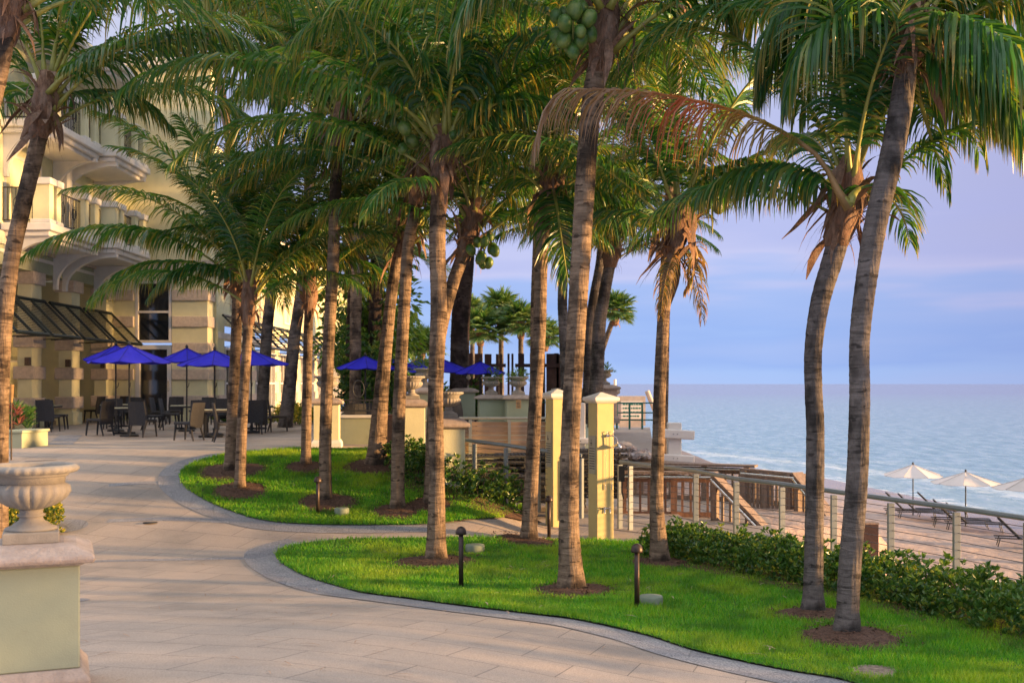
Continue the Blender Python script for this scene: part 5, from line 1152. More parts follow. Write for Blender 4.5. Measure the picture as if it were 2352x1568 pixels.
# ============================================================ SHOWERS
def shower(px, py, w_px, top_py, label, rz, hide=False):
    g = G(px, py, 0.0); k = F / g.y; hw = .158; r = thing('shower_column', (g.x, g.y + .16, 0), label, 'shower', None, rz); zt = EYE + (HY - top_py) / k * 1.0
    MB().b2(-hw, hw, -hw, hw, -.05, zt - .13).build('column', M['column_paint'], r, bevel=.006)
    MB().lathe([(hw + .01, zt - .13), (hw + .03, zt - .125), (hw + .05, zt - .10), (hw + .07, zt - .095), (hw + .08, zt - .06), (hw + .07, zt - .03), (hw + .04, zt - .02), (0.02, zt + .055)], sq=1).build('cap', M['trim'], r, bevel=.01, seg=2)
    p = MB().b2(-hw - .012, -hw - .001, -.11, .12, 1.08, 1.72).build('plaque', M['plaque'], r, bevel=.003)
    t = MB()
    t.b2(-hw - .016, -hw - .0125, -.005, .055, 1.58, 1.60); t.b2(-hw - .016, -hw - .0125, .022, .032, 1.60, 1.66); t.b2(-hw - .016, -hw - .0125, .005, .048, 1.555, 1.565)
    rnd = random.Random(px)
    for i in range(9):
        y = -.09; z = 1.50 - i * .042
        while y < .09: ww = rnd.uniform(.012, .035); t.b2(-hw - .016, -hw - .0125, y, min(y + ww, .105), z, z + .014); y += ww + .008
    t.build('lettering', M['ink'], p)
    if not hide:
        h = MB(); z0 = 1.72; h.tube([(.02, -hw, z0), (.02, -hw - .05, z0 + .005)], .025, 10)
        h.tube([(.02, -hw - .05, z0), (.08, -hw - .09, z0 + .01), (.14, -hw - .12, z0 - .03), (.16, -hw - .13, z0 - .12)], .011, 8)
        h.lathe([(.012, .04), (.03, .03), (.05, .01), (.085, -.015), (.088, -.03), (.08, -.032)], (.16, -hw - .13, z0 - .16), 20); h.build('shower_head', M['steel'], r)
        c_ = MB()
        for xx in (.0, .12): c_.tube([(xx, -hw - .03, z0 + .02), (xx - .01, -hw - .025, z0 - .5), (xx - .015, -hw - .022, z0 - .88)], .0035, 5); c_.tube([(xx - .015, -hw - .022, z0 - .80), (xx - .015, -hw - .022, z0 - .90)], .009, 6); c_.tube([(xx, -hw - .03, z0 + .02), (xx + .01, -hw - .05, z0 + .07), (xx + .03, -hw - .03, z0 + .075)], .007, 6)
        c_.build('pull_chain', M['steel'], r)
        f_ = MB(); f_.b2(-.06, .06, -hw - .03, -hw - .001, .50, .525)
        for xx in (-.05, .05): f_.tube([(xx, -hw, .5), (xx, -hw - .06, .5), (xx, -hw - .07, .44)], .012, 8); f_.lathe([(.018, 0), (.022, .01), (.018, .02)], (xx, -hw - .05, .52), 8)
        f_.build('foot_tap', M['steel'], r)
    return r
shower(1382, 1237, 60, 908, 'sunlit yellow shower column with chrome shower head and foot tap', R(24))
shower(1280, 1210, 48, 900, 'yellow shower column half hidden behind the tall palm trunk', R(24), hide=True)
r = thing('gate_latch', D3(1428, 1090, 20.05), 'black metal gate latch on the posts right of the sunlit shower', 'latch'); MB().b2(-.05, .05, -.03, .03, -.12, .16).build('housing', M['black'], r, bevel=.008); MB().tube([(0, -.03, -.1), (0, -.05, -.3), (.03, -.05, -.42)], .014, 6).build('handle', M['black'], r)

# ============================================================ LIGHTS
def bollard(px, py, top, label):
    g = G(px, py); k = F / g.y; h = (py - top) / k; r = thing('bollard_light', g, label, 'path light', 'round-topped path lights on the lawns')
    MB().lathe([(.03, -.05), (.03, h - .09), (.02, h - .085)], n=16).build('post', M['bronze'], r)
    MB().lathe([(.034, h - .10), (.066, h - .102), (.069, h - .09), (.068, h - .07), (.058, h - .035), (.036, h - .010), (.008, h)], n=22).build('cap', M['bronze'], r)
    return r
bollard(1059, 1352, 1208, 'round-topped dark path light beside the centre palm, second largest')
bollard(1463, 1401, 1247, 'largest round-topped path light, beside a green-grey disc on the sunny lawn')
bollard(1261, 1238, 1137, 'round-topped path light between the slim orange palm and first shower column')
bollard(730, 1183, 1093, 'small path light on the farther lawn in front of the tall slim palm')
def disc_light(px, py, wd, label):
    g = G(px, py); k = F / g.y; r_ = wd / k / 2; r = thing('valve_cover', g + Vector((0, 0, .03)), label, 'valve cover', 'round green-grey covers in the grass')
    MB().lathe([(r_ * .96, -.05), (r_, .03), (r_, .09), (r_ * .95, .105), (r_ * .5, .11), (.01, .112)], n=28).build('lid', M['utility'], r); MB().lathe([(r_ * .3, -.06), (r_ * .3, .02)], n=14).build('neck', M['bronze'], r)
disc_light(1495, 1394, 55, 'largest round green-grey cover right of the nearest path light'); disc_light(1091, 1270, 44, 'round green-grey cover behind the centre path light'); disc_light(785, 1184, 34, 'small round cover on the farther lawn beside the small path light')
g = G(345, 1200); r = thing('drain_cover', g + Vector((0, 0, .004)), 'small dark round drain cover set in the tan path', 'drain'); MB().lathe([(.12, 0), (.12, .006), (.1, .008)], n=20).build('lid', M['black'], r)

# torch and left planter
g = G(26, 1056); r = thing('torch_lamp', g, 'thin bamboo torch on a pole at the left edge by the planters', 'torch'); MB().tube([(0, 0, 0), (0, 0, 1.15)], .017, 8).build('pole', M['bronze'], r); MB().tube([(0, 0, 1.15), (0, 0, 1.3), (0, 0, 1.52)], [.022, .045, .055], 12).build('lamp_head', M['rachis_dry'], r)
def planter(px0, px1, py, Y, hgt, label, dep):
    g = D3((px0 + px1) / 2, py, Y); g.z = H(g.x, g.y); wd = (px1 - px0) * Y / F; r = thing('low_planter', g, label, 'planter', None, R(-6))
    MB().b2(-wd / 2, wd / 2, 0, dep, -.1, hgt).build('wall', M['stucco_green'], r, bevel=.01); MB().b2(-wd / 2 - .03, wd / 2 + .03, -.03, dep + .03, hgt + .001, hgt + .06).build('coping', M['stucco_green'], r, bevel=.01)
planter(-60, 14, 1065, 19.5, .42, 'low yellow planter wall cut by the left edge', .9); planter(0, 52, 1032, 24.5, .32, 'low pale green planter with red and green leaves left of the chairs', 1.1)
hedge('shrub', [Vector((at_px(28, 26.0), 26.0)), Vector((at_px(40, 27), 27.0))], .7, .55, 150, .22, .03, M['fern'], 'spiky bright green plant in the low planter at the left', 'shrub', 61, ground=lambda a, b2: 1.5, stems=False)
hedge('shrub', [Vector((at_px(28, 25.4), 25.4)), Vector((at_px(34, 25.9), 25.9))], .3, .5, 16, .2, .03, M['redleaf'], 'tall red-leaved plant behind the bamboo torch', 'shrub', 62, ground=lambda a, b2: 1.6)
hedge('shrub', gp([(-60, 1222), (30, 1222), (100, 1220), (140, 1215)]), .75, .46, 1100, .055, .030, M['variegated'], 'yellow and green variegated bush behind the foreground urn', 'shrub', 63)
hedge('shrub', gp([(645, 978), (700, 972), (760, 970)]), 1.0, .62, 650, .14, .035, M['variegated'], 'clump of yellow-green striped leaves behind the dining chairs', 'shrub', 64)
for i, (a, b2, Y, hh, lab, mt) in enumerate([(775, 885, 35.5, 3.0, 'tall dark green shrubs behind the blue umbrellas and dark palm trunks', 'shrub'), (880, 1040, 40, 1.7, 'green shrubs behind the row of terrace urns', 'fern'), (500, 560, 41, .5, 'small green potted plants by the window wall', 'fern'), (1050, 1110, 42, 1.5, 'green shrub at the foot of the dark timber screen', 'fern')]):
    hedge('shrub', [Vector((at_px(a, Y), Y)), Vector((at_px((a + b2) / 2, Y), Y + .4)), Vector((at_px(b2, Y), Y))], 1.3, hh, 700, .18, .07, M[mt], lab, 'shrub', 70 + i)
for i, (px, Y, z, hh, ww, lab) in enumerate([(850, 43, 1, 7.5, 2.8, 'leafy green tree behind the two dark rough-barked palms'), (835, 75, 1, 8, 5.5, 'leafy green tree beyond the end of the long wing'), (905, 90, 0, 5.5, 6, 'lower green tree mass behind the blue umbrellas')]):
    x = at_px(px, Y); r = thing('broadleaf_tree', (x, Y, 1.0), lab, 'tree'); rnd = random.Random(300 + i); pts = []; ds = []
    cl_ = [(Vector((rnd.uniform(-1, 1) * ww * .42, rnd.uniform(-1, 1) * ww * .4, hh * rnd.uniform(.35, .95))), rnd.uniform(.7, 1.3)) for _ in range(22)]
    for c_, rr in cl_:
        for k in range(150): d = Vector((rnd.gauss(0, 1), rnd.gauss(0, 1), rnd.gauss(0, 1))).normalized(); pts.append(c_ + d * rr * rnd.uniform(.6, 1.05)); ds.append(d + Vector((0, 0, -.4)))
    link_mesh('crown', leaves_mesh(pts, ds, .34, .16, i), r, [M['fern']]); t = MB(); t.tube([(0, 0, -.5), (.1, 0, hh * .4), (0, .1, hh * .7)], [.22, .16, .08], 8)
    for c_, rr in cl_[:9]: t.tube([(.08, 0, hh * .35), tuple(c_ * .6 + Vector((0, 0, hh * .2))), tuple(c_)], [.1, .06, .02], 6)
    t.build('trunk', M['bark_grey'], r)

r = thing('retaining_wall', (-1.2, 21.2, 0), 'cream retaining wall stepping down behind the sunlit urn pedestal', 'wall'); MB().b2(-.1, .04, 0, 5.0, -.1, 1.22).build('wall', M['stucco'], r); MB().b2(-.13, .07, 0, 5.0, 1.221, 1.28).build('coping', M['coral'], r)
# tall unseen trees added outside the frame on the right: they keep the low sun off the hotel and the far terrace
for i, (x, y, zt) in enumerate([(20.5, 26.0, 13), (21.0, 29.5, 14), (21.2, 33.0, 14.5), (21.8, 36.5, 14), (22.8, 40.0, 14), (24.9, 43.5, 13)]):
    r = thing('sun_block_tree', (x, y, -2.8), ['nearest', 'second', 'third', 'fourth', 'fifth', 'farthest'][i] + ' of the tall dark trees added on the beach to block the sun, outside the right edge of the picture', 'tree', 'sun-blocking trees added outside the picture'); rnd = random.Random(900 + i); pts = []; ds = []
    for _ in range(46):
        c_ = Vector((rnd.uniform(-1.4, 1.4), rnd.uniform(-2.1, 2.1), rnd.uniform(3.2, zt)))
        for k in range(34): d = Vector((rnd.gauss(0, 1), rnd.gauss(0, 1), rnd.gauss(0, 1))).normalized(); pts.append(c_ + d * rnd.uniform(.4, 1.4)); ds.append(d)
    link_mesh('crown', leaves_mesh(pts, ds, .6, .34, i), r, [M['shrub']]); t = MB(); t.tube([(0, 0, -.6), (.15, .1, zt * .5), (0, 0, zt * .9)], [.3, .2, .06], 9); t.build('trunk', M['bark_grey'], r)
# big unseen bush added just outside the frame on the right: it shades the nearest two palms and the foreground
r = thing('sun_block_bush', (10.5, 8.0, 0.0), 'large round-leaved bush added by the fence to block the sun, outside the right edge of the picture', 'shrub'); rnd = random.Random(77); pts = []; ds = []
for i in range(60):
    c_ = Vector((rnd.uniform(-1.2, 1.2), rnd.uniform(-6.0, 3.4), rnd.uniform(.4, 4.2) if rnd.random() < .8 else rnd.uniform(4, 5.5)))
    for k in range(45): d = Vector((rnd.gauss(0, 1), rnd.gauss(0, 1), rnd.gauss(0, 1))).normalized(); pts.append(c_ + d * rnd.uniform(.3, .95)); ds.append(d + Vector((0, 0, .3)))
link_mesh('foliage', leaves_mesh(pts, ds, .24, .22, 5), r, [M['shrub']]); [MB().tube([(0, y, -1.5), (.1, y + .2, 1.5), (0, y, 3)], [.09, .06, .03], 6).build('stem', M['bronze'], r) for y in (-4, -2, 0, 2)]
M['blue_seam'] = mat('blue_seam', (0.008, 0.008, 0.24), .8, .1, 5)
# ============================================================ DINING TERRACE
def umbrella(x, y, z, hw, apex, edge, label, canvas='blue', group='blue umbrellas over the dining tables', n=8, rz=.2, pole='black', base=True, crank=True):
    r = thing('patio_umbrella' if canvas == 'blue' else 'beach_umbrella', (x, y, z), label, 'umbrella', group, rz); mb = MB(); V = []; rows = 5; h = apex - edge
    V.append((0, 0, apex))
    for j in range(1, rows + 1):
        t = j / rows
        for k in range(n * 4):
            a = 2 * math.pi * k / (n * 4); u = (k % 4) / 4; sag = 1 - .05 * math.sin(u * math.pi) ; flat = math.cos(math.pi / n) / math.cos(((a) % (2 * math.pi / n)) - math.pi / n)
            V.append((hw * t * flat * math.cos(a), hw * t * flat * math.sin(a), apex - h * (t ** .92) - .045 * math.sin(u * math.pi) * t))
    m4 = n * 4; Fc = [(0, 1 + k, 1 + (k + 1) % m4) for k in range(m4)]
    for j in range(rows - 1):
        for k in range(m4): a = 1 + j * m4 + k; b2 = 1 + j * m4 + (k + 1) % m4; Fc.append((a, a + m4, b2 + m4, b2))
    mb.add(V, Fc, 0, False); c_ = mb.build('canopy', M[canvas], r); sd = c_.modifiers.new('thick', 'SOLIDIFY'); sd.thickness = .012
    sm_ = MB()
    for k in range(n):
        a = 2 * math.pi * k / n; sm_.tube([(hw * t * math.cos(a), hw * t * math.sin(a), apex - h * (t ** .92) + .008 if t else apex + .004) for t in (0, .2, .4, .6, .8, 1.0)], .008, 4)
    sm_.build('seam', M['blue_seam' if canvas == 'blue' else 'cream_canvas'], r)
    p = MB(); p.tube([(0, 0, 0), (0, 0, apex - .03)], .024, 10); p.build('pole', M[pole], r)
    p = MB(); p.lathe([(.03, apex - .01), (.045, apex + .03), (.035, apex + .07), (.01, apex + .1)], n=12); p.build('finial', M['black'], r)
    for k in range(n):
        a = 2 * math.pi * k / n; MB().tube([(hw * .985 * math.cos(a), hw * .985 * math.sin(a), edge - .02), (.03 * math.cos(a), .03 * math.sin(a), apex - .06)], .009, 5).build('rib', M[pole], r)
    if base: MB().lathe([(.24, 0), (.24, .04), (.2, .06), (.05, .08), (.05, .2)], n=20).build('base', M['black'], r)
    if crank: MB().tube([(0, -.03, 1.25), (0, -.07, 1.25), (.05, -.12, 1.33), (.06, -.14, 1.42)], .012, 6).build('crank', M['black'], r)
    return r
def UM(px, Y, apex_py, edge_py, halfpx, lab, rz=.2):
    x = at_px(px, Y); z = H(x, Y) if px < 1000 or Y < 26 else 1.204; k = F / Y
    return umbrella(x, Y, z, halfpx / k, EYE + (HY - apex_py) / k - z, EYE + (HY - edge_py) / k - z, lab, rz=rz)
UM(297, 29.8, 792, 831, 96, 'large blue umbrella at the left over the front dining table', .1)
UM(266, 33.0, 793, 826, 72, 'shaded dark blue umbrella just behind and left of the front one', .5)
UM(429, 33.0, 799, 829, 66, 'blue umbrella second from the left, in front of the glazed door', .3)
UM(493, 30.5, 804, 838, 84, 'blue umbrella left of the close pair of palms', .2)
UM(577, 32.0, 804, 836, 87, 'blue umbrella behind and right of the close pair of palms', .0)
UM(839, 33.0, 817, 845, 66, 'blue umbrella alone between the slim palm and the stout palm', .2)
UM(966, 36.0, 824, 846, 58, 'blue umbrella behind the centre palm over the two near urns', .4)
UM(1012, 34.0, 822, 852, 74, 'blue umbrella mostly hidden behind the centre palm trunk', .1)
UM(1103, 33.5, 830, 856, 60, 'rightmost blue umbrella, above the terrace urns', .3)
UM(900, 37.5, 822, 848, 40, 'blue umbrella glimpsed behind the mottled palm trunk', .3)
# chairs
def make_chair():
    r = thing('dining_chair', (0, 0, 0), 'dark wicker chair', 'chair', 'dark wicker dining chairs on the terrace')
    b_ = MB()
    V = []; 
    for (y, z, w2) in ((.20, .30, .25), (.235, .62, .265), (.29, .92, .25)):
        for dy in (0, .035): V += [(-w2, y + dy, z), (0, y + dy + .03, z + .006), (w2, y + dy, z)]
    Fc = []
    for j in range(2):
        o_ = j * 6
        for i in range(2): Fc += [(o_ + i, o_ + i + 1, o_ + 7 + i, o_ + 6 + i), (o_ + 3 + i + 1, o_ + 3 + i, o_ + 9 + i, o_ + 10 + i)]
        Fc += [(o_, o_ + 6, o_ + 9, o_ + 3), (o_ + 2, o_ + 5, o_ + 11, o_ + 8)]
    Fc += [(12, 13, 16, 15), (13, 14, 17, 16), (0, 3, 4, 1), (1, 4, 5, 2)]
    b_.add(V, Fc, 0, False); b_.build('backrest', M['wicker'], r)
    MB().box((0, -.02, .42), (.47, .47, .07)).build('seat', M['wicker'], r, bevel=.015)
    for sx in (-.2, .2):
        MB().tube([(sx, -.21, .39), (sx * 1.04, -.23, .2), (sx * 1.08, -.25, 0)], [.032, .026, .019], 6).build('leg', M['wicker'], r)
        MB().tube([(sx, .2, .39), (sx * 1.04, .25, .2), (sx * 1.08, .31, 0)], [.032, .026, .019], 6).build('leg', M['wicker'], r)
    return r
def make_table():
    r = thing('dining_table', (0, 0, 0), 'table', 'table', 'stone-topped dining tables on the terrace')
    MB().b2(-.46, .46, -.46, .46, .70, .725).build('tabletop', M['tabletop'], r, bevel=.008); MB().b2(-.48, .48, -.48, .48, .655, .699).build('frame', M['wicker'], r)
    for sx in (-.14, .14):
        for sy in (-.14, .14): MB().b2(sx - .02, sx + .02, sy - .02, sy + .02, .05, .655).build('leg', M['black'], r)
    MB().b2(-.3, .3, -.06, .06, 0, .05).build('foot', M['black'], r); MB().b2(-.06, .06, -.3, .3, .001, .045).build('foot', M['black'], r)
    return r
CH = [(112, 991, 'dark wicker chair seen from behind at the far left table', 178), (55, 982, 'dark wicker chair at the far left edge beside the red plant', 150), (133, 986, 'dark wicker chair side-on in front of the second column', 100), (78, 975, 'dark wicker chair on the far side of the leftmost table', 10),
      (228, 1000, 'dark wicker chair side-on at the left of the front table', 250), (330, 1003, 'dark wicker chair seen from behind at the right of the front table', 160), (258, 985, 'dark wicker chair with pale back across the front table', 10), (352, 988, 'dark wicker chair just behind the right chair of the front table', 120),
      (300, 975, 'dark wicker chair beyond the front table before the glazed door', 0), (272, 968, 'dark wicker chair behind the back left umbrella pole', 330), (368, 975, 'dark wicker chair in shade left of the second umbrella pole', 90), (215, 970, 'dark wicker chair against the third column', 260),
      (401, 972, 'dark wicker chair by the second umbrella pole facing the camera', 5), (390, 982, 'dark wicker chair side-on behind the middle table', 95),
      (432, 1011, 'dark wicker chair side-on at the left of the middle table', 250), (520, 1014, 'dark wicker chair partly hidden by the left palm of the pair', 110), (457, 995, 'dark wicker chair with grey back across the middle table', 10), (475, 975, 'dark wicker chair in front of the stone-banded pier', 0), (500, 985, 'dark wicker chair beyond the middle table near the potted plants', 340),
      (600, 993, 'dark wicker chair seen from behind right of the pair of palms', 175), (640, 990, 'dark wicker chair side-on beside the striped plants', 100), (580, 996, 'dark wicker chair mostly hidden behind the dark palm of the pair', 200),
      (817, 1017, 'nearest of two grey chairs by the low cream wall', 185), (832, 1010, 'rear of two grey chairs by the low cream wall', 185),
      (628, 930, 'dark wicker chair between the two leaning grey palms', 90), (690, 935, 'dark wicker chair behind the striped plants', 200), (1068, 955, 'dark tall chair on the terrace beside the rightmost umbrella', 60)]
ch0 = make_chair(); first = True
for (px, py, lab, a) in CH:
    o_ = ch0 if first else copy_tree(ch0); first = False
    g = G(px, py) if px < 1000 else Vector((at_px(px, 31), 31, 1.204)); g.z = max(g.z, H(g.x, g.y)) + .004
    o_.location = g; o_.rotation_euler = (0, 0, R(180 - a) if False else R(a - 0)); o_['label'] = lab
tb0 = make_table(); first = True
for (px, py, lab, a) in [(98, 985, 'dining table at the far left between dark chairs', 10), (285, 996, 'front dining table under the large blue umbrella', 20), (272, 980, 'second dining table behind the front one, under the shaded umbrella', 5),
                         (428, 985, 'dining table under the second umbrella from the left', 15), (484, 1004, 'dining table left of the close pair of palms', 25), (590, 985, 'dining table behind the dark palm of the pair', 10)]:
    o_ = tb0 if first else copy_tree(tb0); first = False; g = G(px, py); g.z += .004; o_.location = g; o_.rotation_euler = (0, 0, R(a)); o_['label'] = lab
# small lamp glowing beside the leaning palm
r = thing('garden_lantern', G(675, 952) + Vector((0, 0, .35)), 'small glowing yellow lantern above the striped plants', 'lantern'); MB().lathe([(.06, -.35), (.03, -.3), (.03, 0)], n=8).build('stand', M['bronze'], r); MB().lathe([(.07, 0), (.09, .05), (.09, .14), (.03, .18)], n=12).build('lamp_shade', M['lamp_glow'], r)

# ============================================================ TIMBER SCREEN
r = thing('timber_screen', D3(1180, 930, 42), 'dark brown timber posts and beam of an open screen against the sea', 'pergola'); b_ = Vector(r.location)
for px, wpx in [(1077, 18), (1099, 17), (1121, 16), (1142, 6), (1151, 5), (1168, 5), (1177, 5), (1194, 8), (1201, 6), (1224, 14), (1247, 10), (1264, 18), (1278, 10), (1286, 16), (1297, 14)]:
    xx = at_px(px, 42) - b_.x; wd = wpx * 42 / F; zt = EYE + (HY - 811 - (px % 3)) * 42 / F - b_.z; MB().b2(xx - wd / 2, xx + wd / 2, -.1, .1, 1.2 - b_.z, zt).build('post', M['brown_post'], r)
for p0, p1 in ((1102, 1162), (1183, 1300)): MB().b2(at_px(p0, 41.8) - b_.x, at_px(p1, 41.8) - b_.x, -.22, -.105, EYE + 37 * 41.8 / F - b_.z, EYE + 45 * 41.8 / F - b_.z).build('beam', M['brown_post'], r)
MB().tube([(at_px(1160, 41.7) - b_.x, -.2, 1.9 - b_.z), (at_px(1300, 41.7) - b_.x, -.2, 1.9 - b_.z)], .03, 6).build('rail', M['green_rail'], r)
r = thing('door_sign', D3(1191, 928, 31.9), 'small ochre notice plate on the right terrace pedestal', 'sign'); MB().b2(-.07, .07, -.01, .01, -.12, .12).build('plate', M['ochre_plate'], r); t = MB(); [t.b2(-.05, .05, -.014, -.0105, .07 - i * .04, .085 - i * .04) for i in range(5)]; t.build('lettering', M['ink'], r)
r = thing('round_planter', (at_px(1345, 41), 41, 1.2), 'wide round stone planter behind the shower columns', 'planter'); MB().lathe([(1.0, 0), (1.0, .9), (1.1, .95), (1.25, 1.05), (1.25, 1.2), (1.1, 1.22)], n=36).build('bowl', M['cast'], r)

# ============================================================ STACKED LOUNGERS
def make_lounger(black=True, back=0.0, name='sun_lounger', mt='wicker'):
    r = thing(name, (0, 0, 0), 'lounger', 'sun lounger')
    f_ = MB(); f_.tube([(-.95, -.3, .3), (.95, -.3, .3)], .02, 6); f_.tube([(-.95, .3, .3), (.95, .3, .3)], .02, 6); f_.tube([(-.95, -.3, .3), (-.95, .3, .3)], .02, 6); f_.build('frame', M[mt], r)
    s_ = MB()
    for i in range(16): s_.b2(-.93 + i * .075, -.93 + i * .075 + .05, -.29, .29, .315, .325)
    s_.build('sling', M[mt], r)
    bk_ = MB(); L = .72; a = back; n = 9
    L = .72 if back < .1 else .85
    for sy in (-.3, .3): bk_.tube([(.27, sy, .31), (.27 + L * math.cos(a), sy, .31 + L * math.sin(a))], .02 if back < .1 else .032, 6)
    for i in range(n + 1): t = L * i / n; bk_.box((.27 + t * math.cos(a), 0, .32 + t * math.sin(a)), (.045 if back < .1 else .06, .6, .02), ry=-a)
    bk_.build('backrest', M[mt], r)
    for sx in (-.8, .8):
        for sy in (-.28, .28): MB().tube([(sx, sy, .3), (sx + (.07 if sx > 0 else -.07), sy, 0)], .016, 5).build('leg', M[mt], r)
    return r
lg = make_lounger(); lg['group'] = 'dark loungers piled up behind the cable fence'; first = True
for (px, Y, n, rz, lab) in [(1110, 23.0, 8, .1, 'left pile behind the cable fence'), (1170, 22.2, 5, -.3, 'lower front pile behind the cable fence'), (1245, 23.6, 8, .2, 'pile behind the slim orange palm'), (1330, 23.0, 9, -.1, 'pile seen between the two shower columns')]:
    for k in range(n):
        o_ = lg if first else copy_tree(lg); first = False
        o_.location = (at_px(px, Y), Y, .02 + k * .115); o_.rotation_euler = (0, 0, rz + random.uniform(-.05, .05)); o_['label'] = ('topmost' if k == n - 1 else 'bottom' if k == 0 else {1: 'second', 2: 'third', 3: 'fourth', 4: 'fifth', 5: 'sixth', 6: 'seventh', 7: 'eighth'}[k]) + (' dark lounger of the ' if k in (0, n - 1) else ' dark lounger from the bottom of the ') + lab

# ============================================================ BOARDWALK, STAIRS, BARRIERS
mb = MB(); mb.prism([(2.2, 26.3), (3.35, 26.3), (5.6, 46), (3.5, 46)], .62, .82, axis='z'); mb.build('boardwalk', M['grey_wood']); tag(bpy.data.objects['boardwalk'], kind='structure')
mb = MB(); mb.prism([(3.1, 19.6), (4.5, 19.5), (5.0, 21.9), (5.2, 25.4), (3.25, 26.2)], -.22, -.05, axis='z'); mb.build('deck', M['grey_wood']); tag(bpy.data.objects['deck'], kind='structure')
def wood_rail(name, a, b_, z0a, z0b, h, label, mt='redwood', cap='wood', n=None, pipe=True, capw=.3):
    a = Vector(a); b_ = Vector(b_); r = thing(name, (a.x, a.y, z0a), label, 'railing'); o_ = Vector(r.location); d = b_ - a; L = d.length; az_ = math.atan2(d.y, d.x); n = n or int(L / .16)
    sl_ = math.atan2(z0b - z0a, L); LL = math.hypot(L, z0b - z0a); mid = Vector(((a.x + b_.x) / 2, (a.y + b_.y) / 2, (z0a + z0b) / 2)) - o_
    MB().box(mid + Vector((0, 0, h)), (LL + .1, capw, .045), rz=az_, ry=-sl_).build('cap_board', M[cap], r)
    for zz, nm in ((h - .12, 'upper_board'), (.1, 'lower_board')): MB().box(mid + Vector((0, 0, zz)), (LL, .045, .14), rz=az_, ry=-sl_).build(nm, M[mt], r)
    for i in range(n + 1):
        t = i / n; p = Vector((a.x + d.x * t, a.y + d.y * t, z0a + (z0b - z0a) * t)) - o_
        if i % 6 == 0: MB().box(p + Vector((0, 0, h / 2 - .25)), (.12, .12, h + .45), rz=az_).build('post', M[mt], r)
        else: MB().box(p + Vector((0, 0, h / 2)), (.045, .035, h - .1), rz=az_).build('baluster', M[mt], r)
    if pipe: 
        nn = Vector((d.y, -d.x)).normalized() * .16; MB().tube([(nn.x, nn.y, h - .08), (nn.x + d.x, nn.y + d.y, z0b - z0a + h - .08)], .028, 8).build('hand_pipe', M['steel'], r)
    return r
def P2(px, Y): return (at_px(px, Y), Y)
wood_rail('wooden_railing', P2(1432, 22.6), P2(1645, 22.4), -.12, -.12, .95, 'reddish sunlit wooden railing right of the shower column')
wood_rail('wooden_railing', P2(1430, 26.4), P2(1732, 25.2), -.12, -.12, .88, 'far wooden railing with flat weathered cap at the back of the deck', mt='wood', capw=.4)
wood_rail('wooden_railing', P2(1735, 25.2), P2(1850, 23.8), -.12, -.12, .78, 'wooden railing at the sea-facing corner of the deck', mt='wood')
wood_rail('stair_railing', P2(1642, 21.9), P2(1790, 21.0), -.12, -1.28, .95, 'near sloping stair railing with weathered plank running down behind the hedge', mt='wood', capw=.26)
wood_rail('wooden_fence', P2(1706, 24.4), P2(1845, 23.8), -.55, -.62, 1.3, 'tall two-tier slatted wooden panel at the back of the stair landing', mt='wood', n=16, capw=.12)
wood_rail('stair_railing', P2(1833, 23.6), P2(1950, 22.4), -.25, -1.42, .95, 'far sloping stair railing partly hidden by the two right palms', mt='wood', capw=.3)
r = thing('wooden_stairs', (at_px(1765, 22.6), 22.6, -.62), 'weathered landing and wooden steps between the two stair railings', 'stairs')
MB().box((.1, .5, 0), (1.5, 1.6, .06)).build('landing', M['grey_wood'], r)
for i in range(6): MB().box((.3 + i * .24, -.45 - i * .04, -.17 * (i + 1)), (.3, 1.5, .05), rz=-.2).build('step', M['grey_wood'], r)
MB().box((.3, -1.2, -.5), (1.9, .06, .26), rz=-.2, ry=.6).build('stringer', M['wood'], r)
g = D3(1995, 1262, 19.5); r = thing('timber_post', g, 'short brown timber post behind the nearest palm trunk', 'post'); MB().b2(-.13, .13, -.13, .13, -1.6, .45).build('shaft', M['brown_post'], r); MB().b2(-.14, .14, -.14, .14, .451, .48).build('cap', M['wood'], r)
# white barrier arms
def arm_post(px, Y, top, bot, label, arms, arm_x0, arm_x1):
    x = at_px(px, Y); k = F / Y; z1 = EYE + (HY - top) / k; r = thing('barrier_post', (x, Y, -.1), label, 'barrier', 'white boardwalk barriers'); MB().b2(-.17, .17, -.17, .17, 0, z1 + .1).build('post', M['white'], r, bevel=.015)
    for (y0, y1) in arms:
        zt = EYE + (HY - y0) / k + .1; zb = EYE + (HY - y1) / k + .1; a = at_px(arm_x0, Y) - x; b2 = at_px(arm_x1, Y) - x
        MB().box(((a + b2) / 2, -.22, (zt + zb) / 2), (b2 - a, .1, abs(zt - zb)), ry=.06).build('arm', M['white'], r, bevel=.03, seg=2)
    bl = MB()
    for (y0, y1) in arms:
        for dx in (-.05, .05): zc = EYE + (HY - (y0 + y1) / 2) / k + .1; bl.tube([(dx, -.28, zc), (dx, -.265, zc)], .012, 6)
    bl.build('bolt', M['black'], r)
arm_post(1548, 29, 970, 1066, 'white barrier post with two rounded arms beside the palm at the hedge corner', [(985, 1006), (1042, 1059)], 1498, 1592)
arm_post(1327, 27, 925, 1050, 'pale barrier post with rounded arms between tall palm and shower column', [(1004, 1018), (1055, 1069)], 1316, 1358)
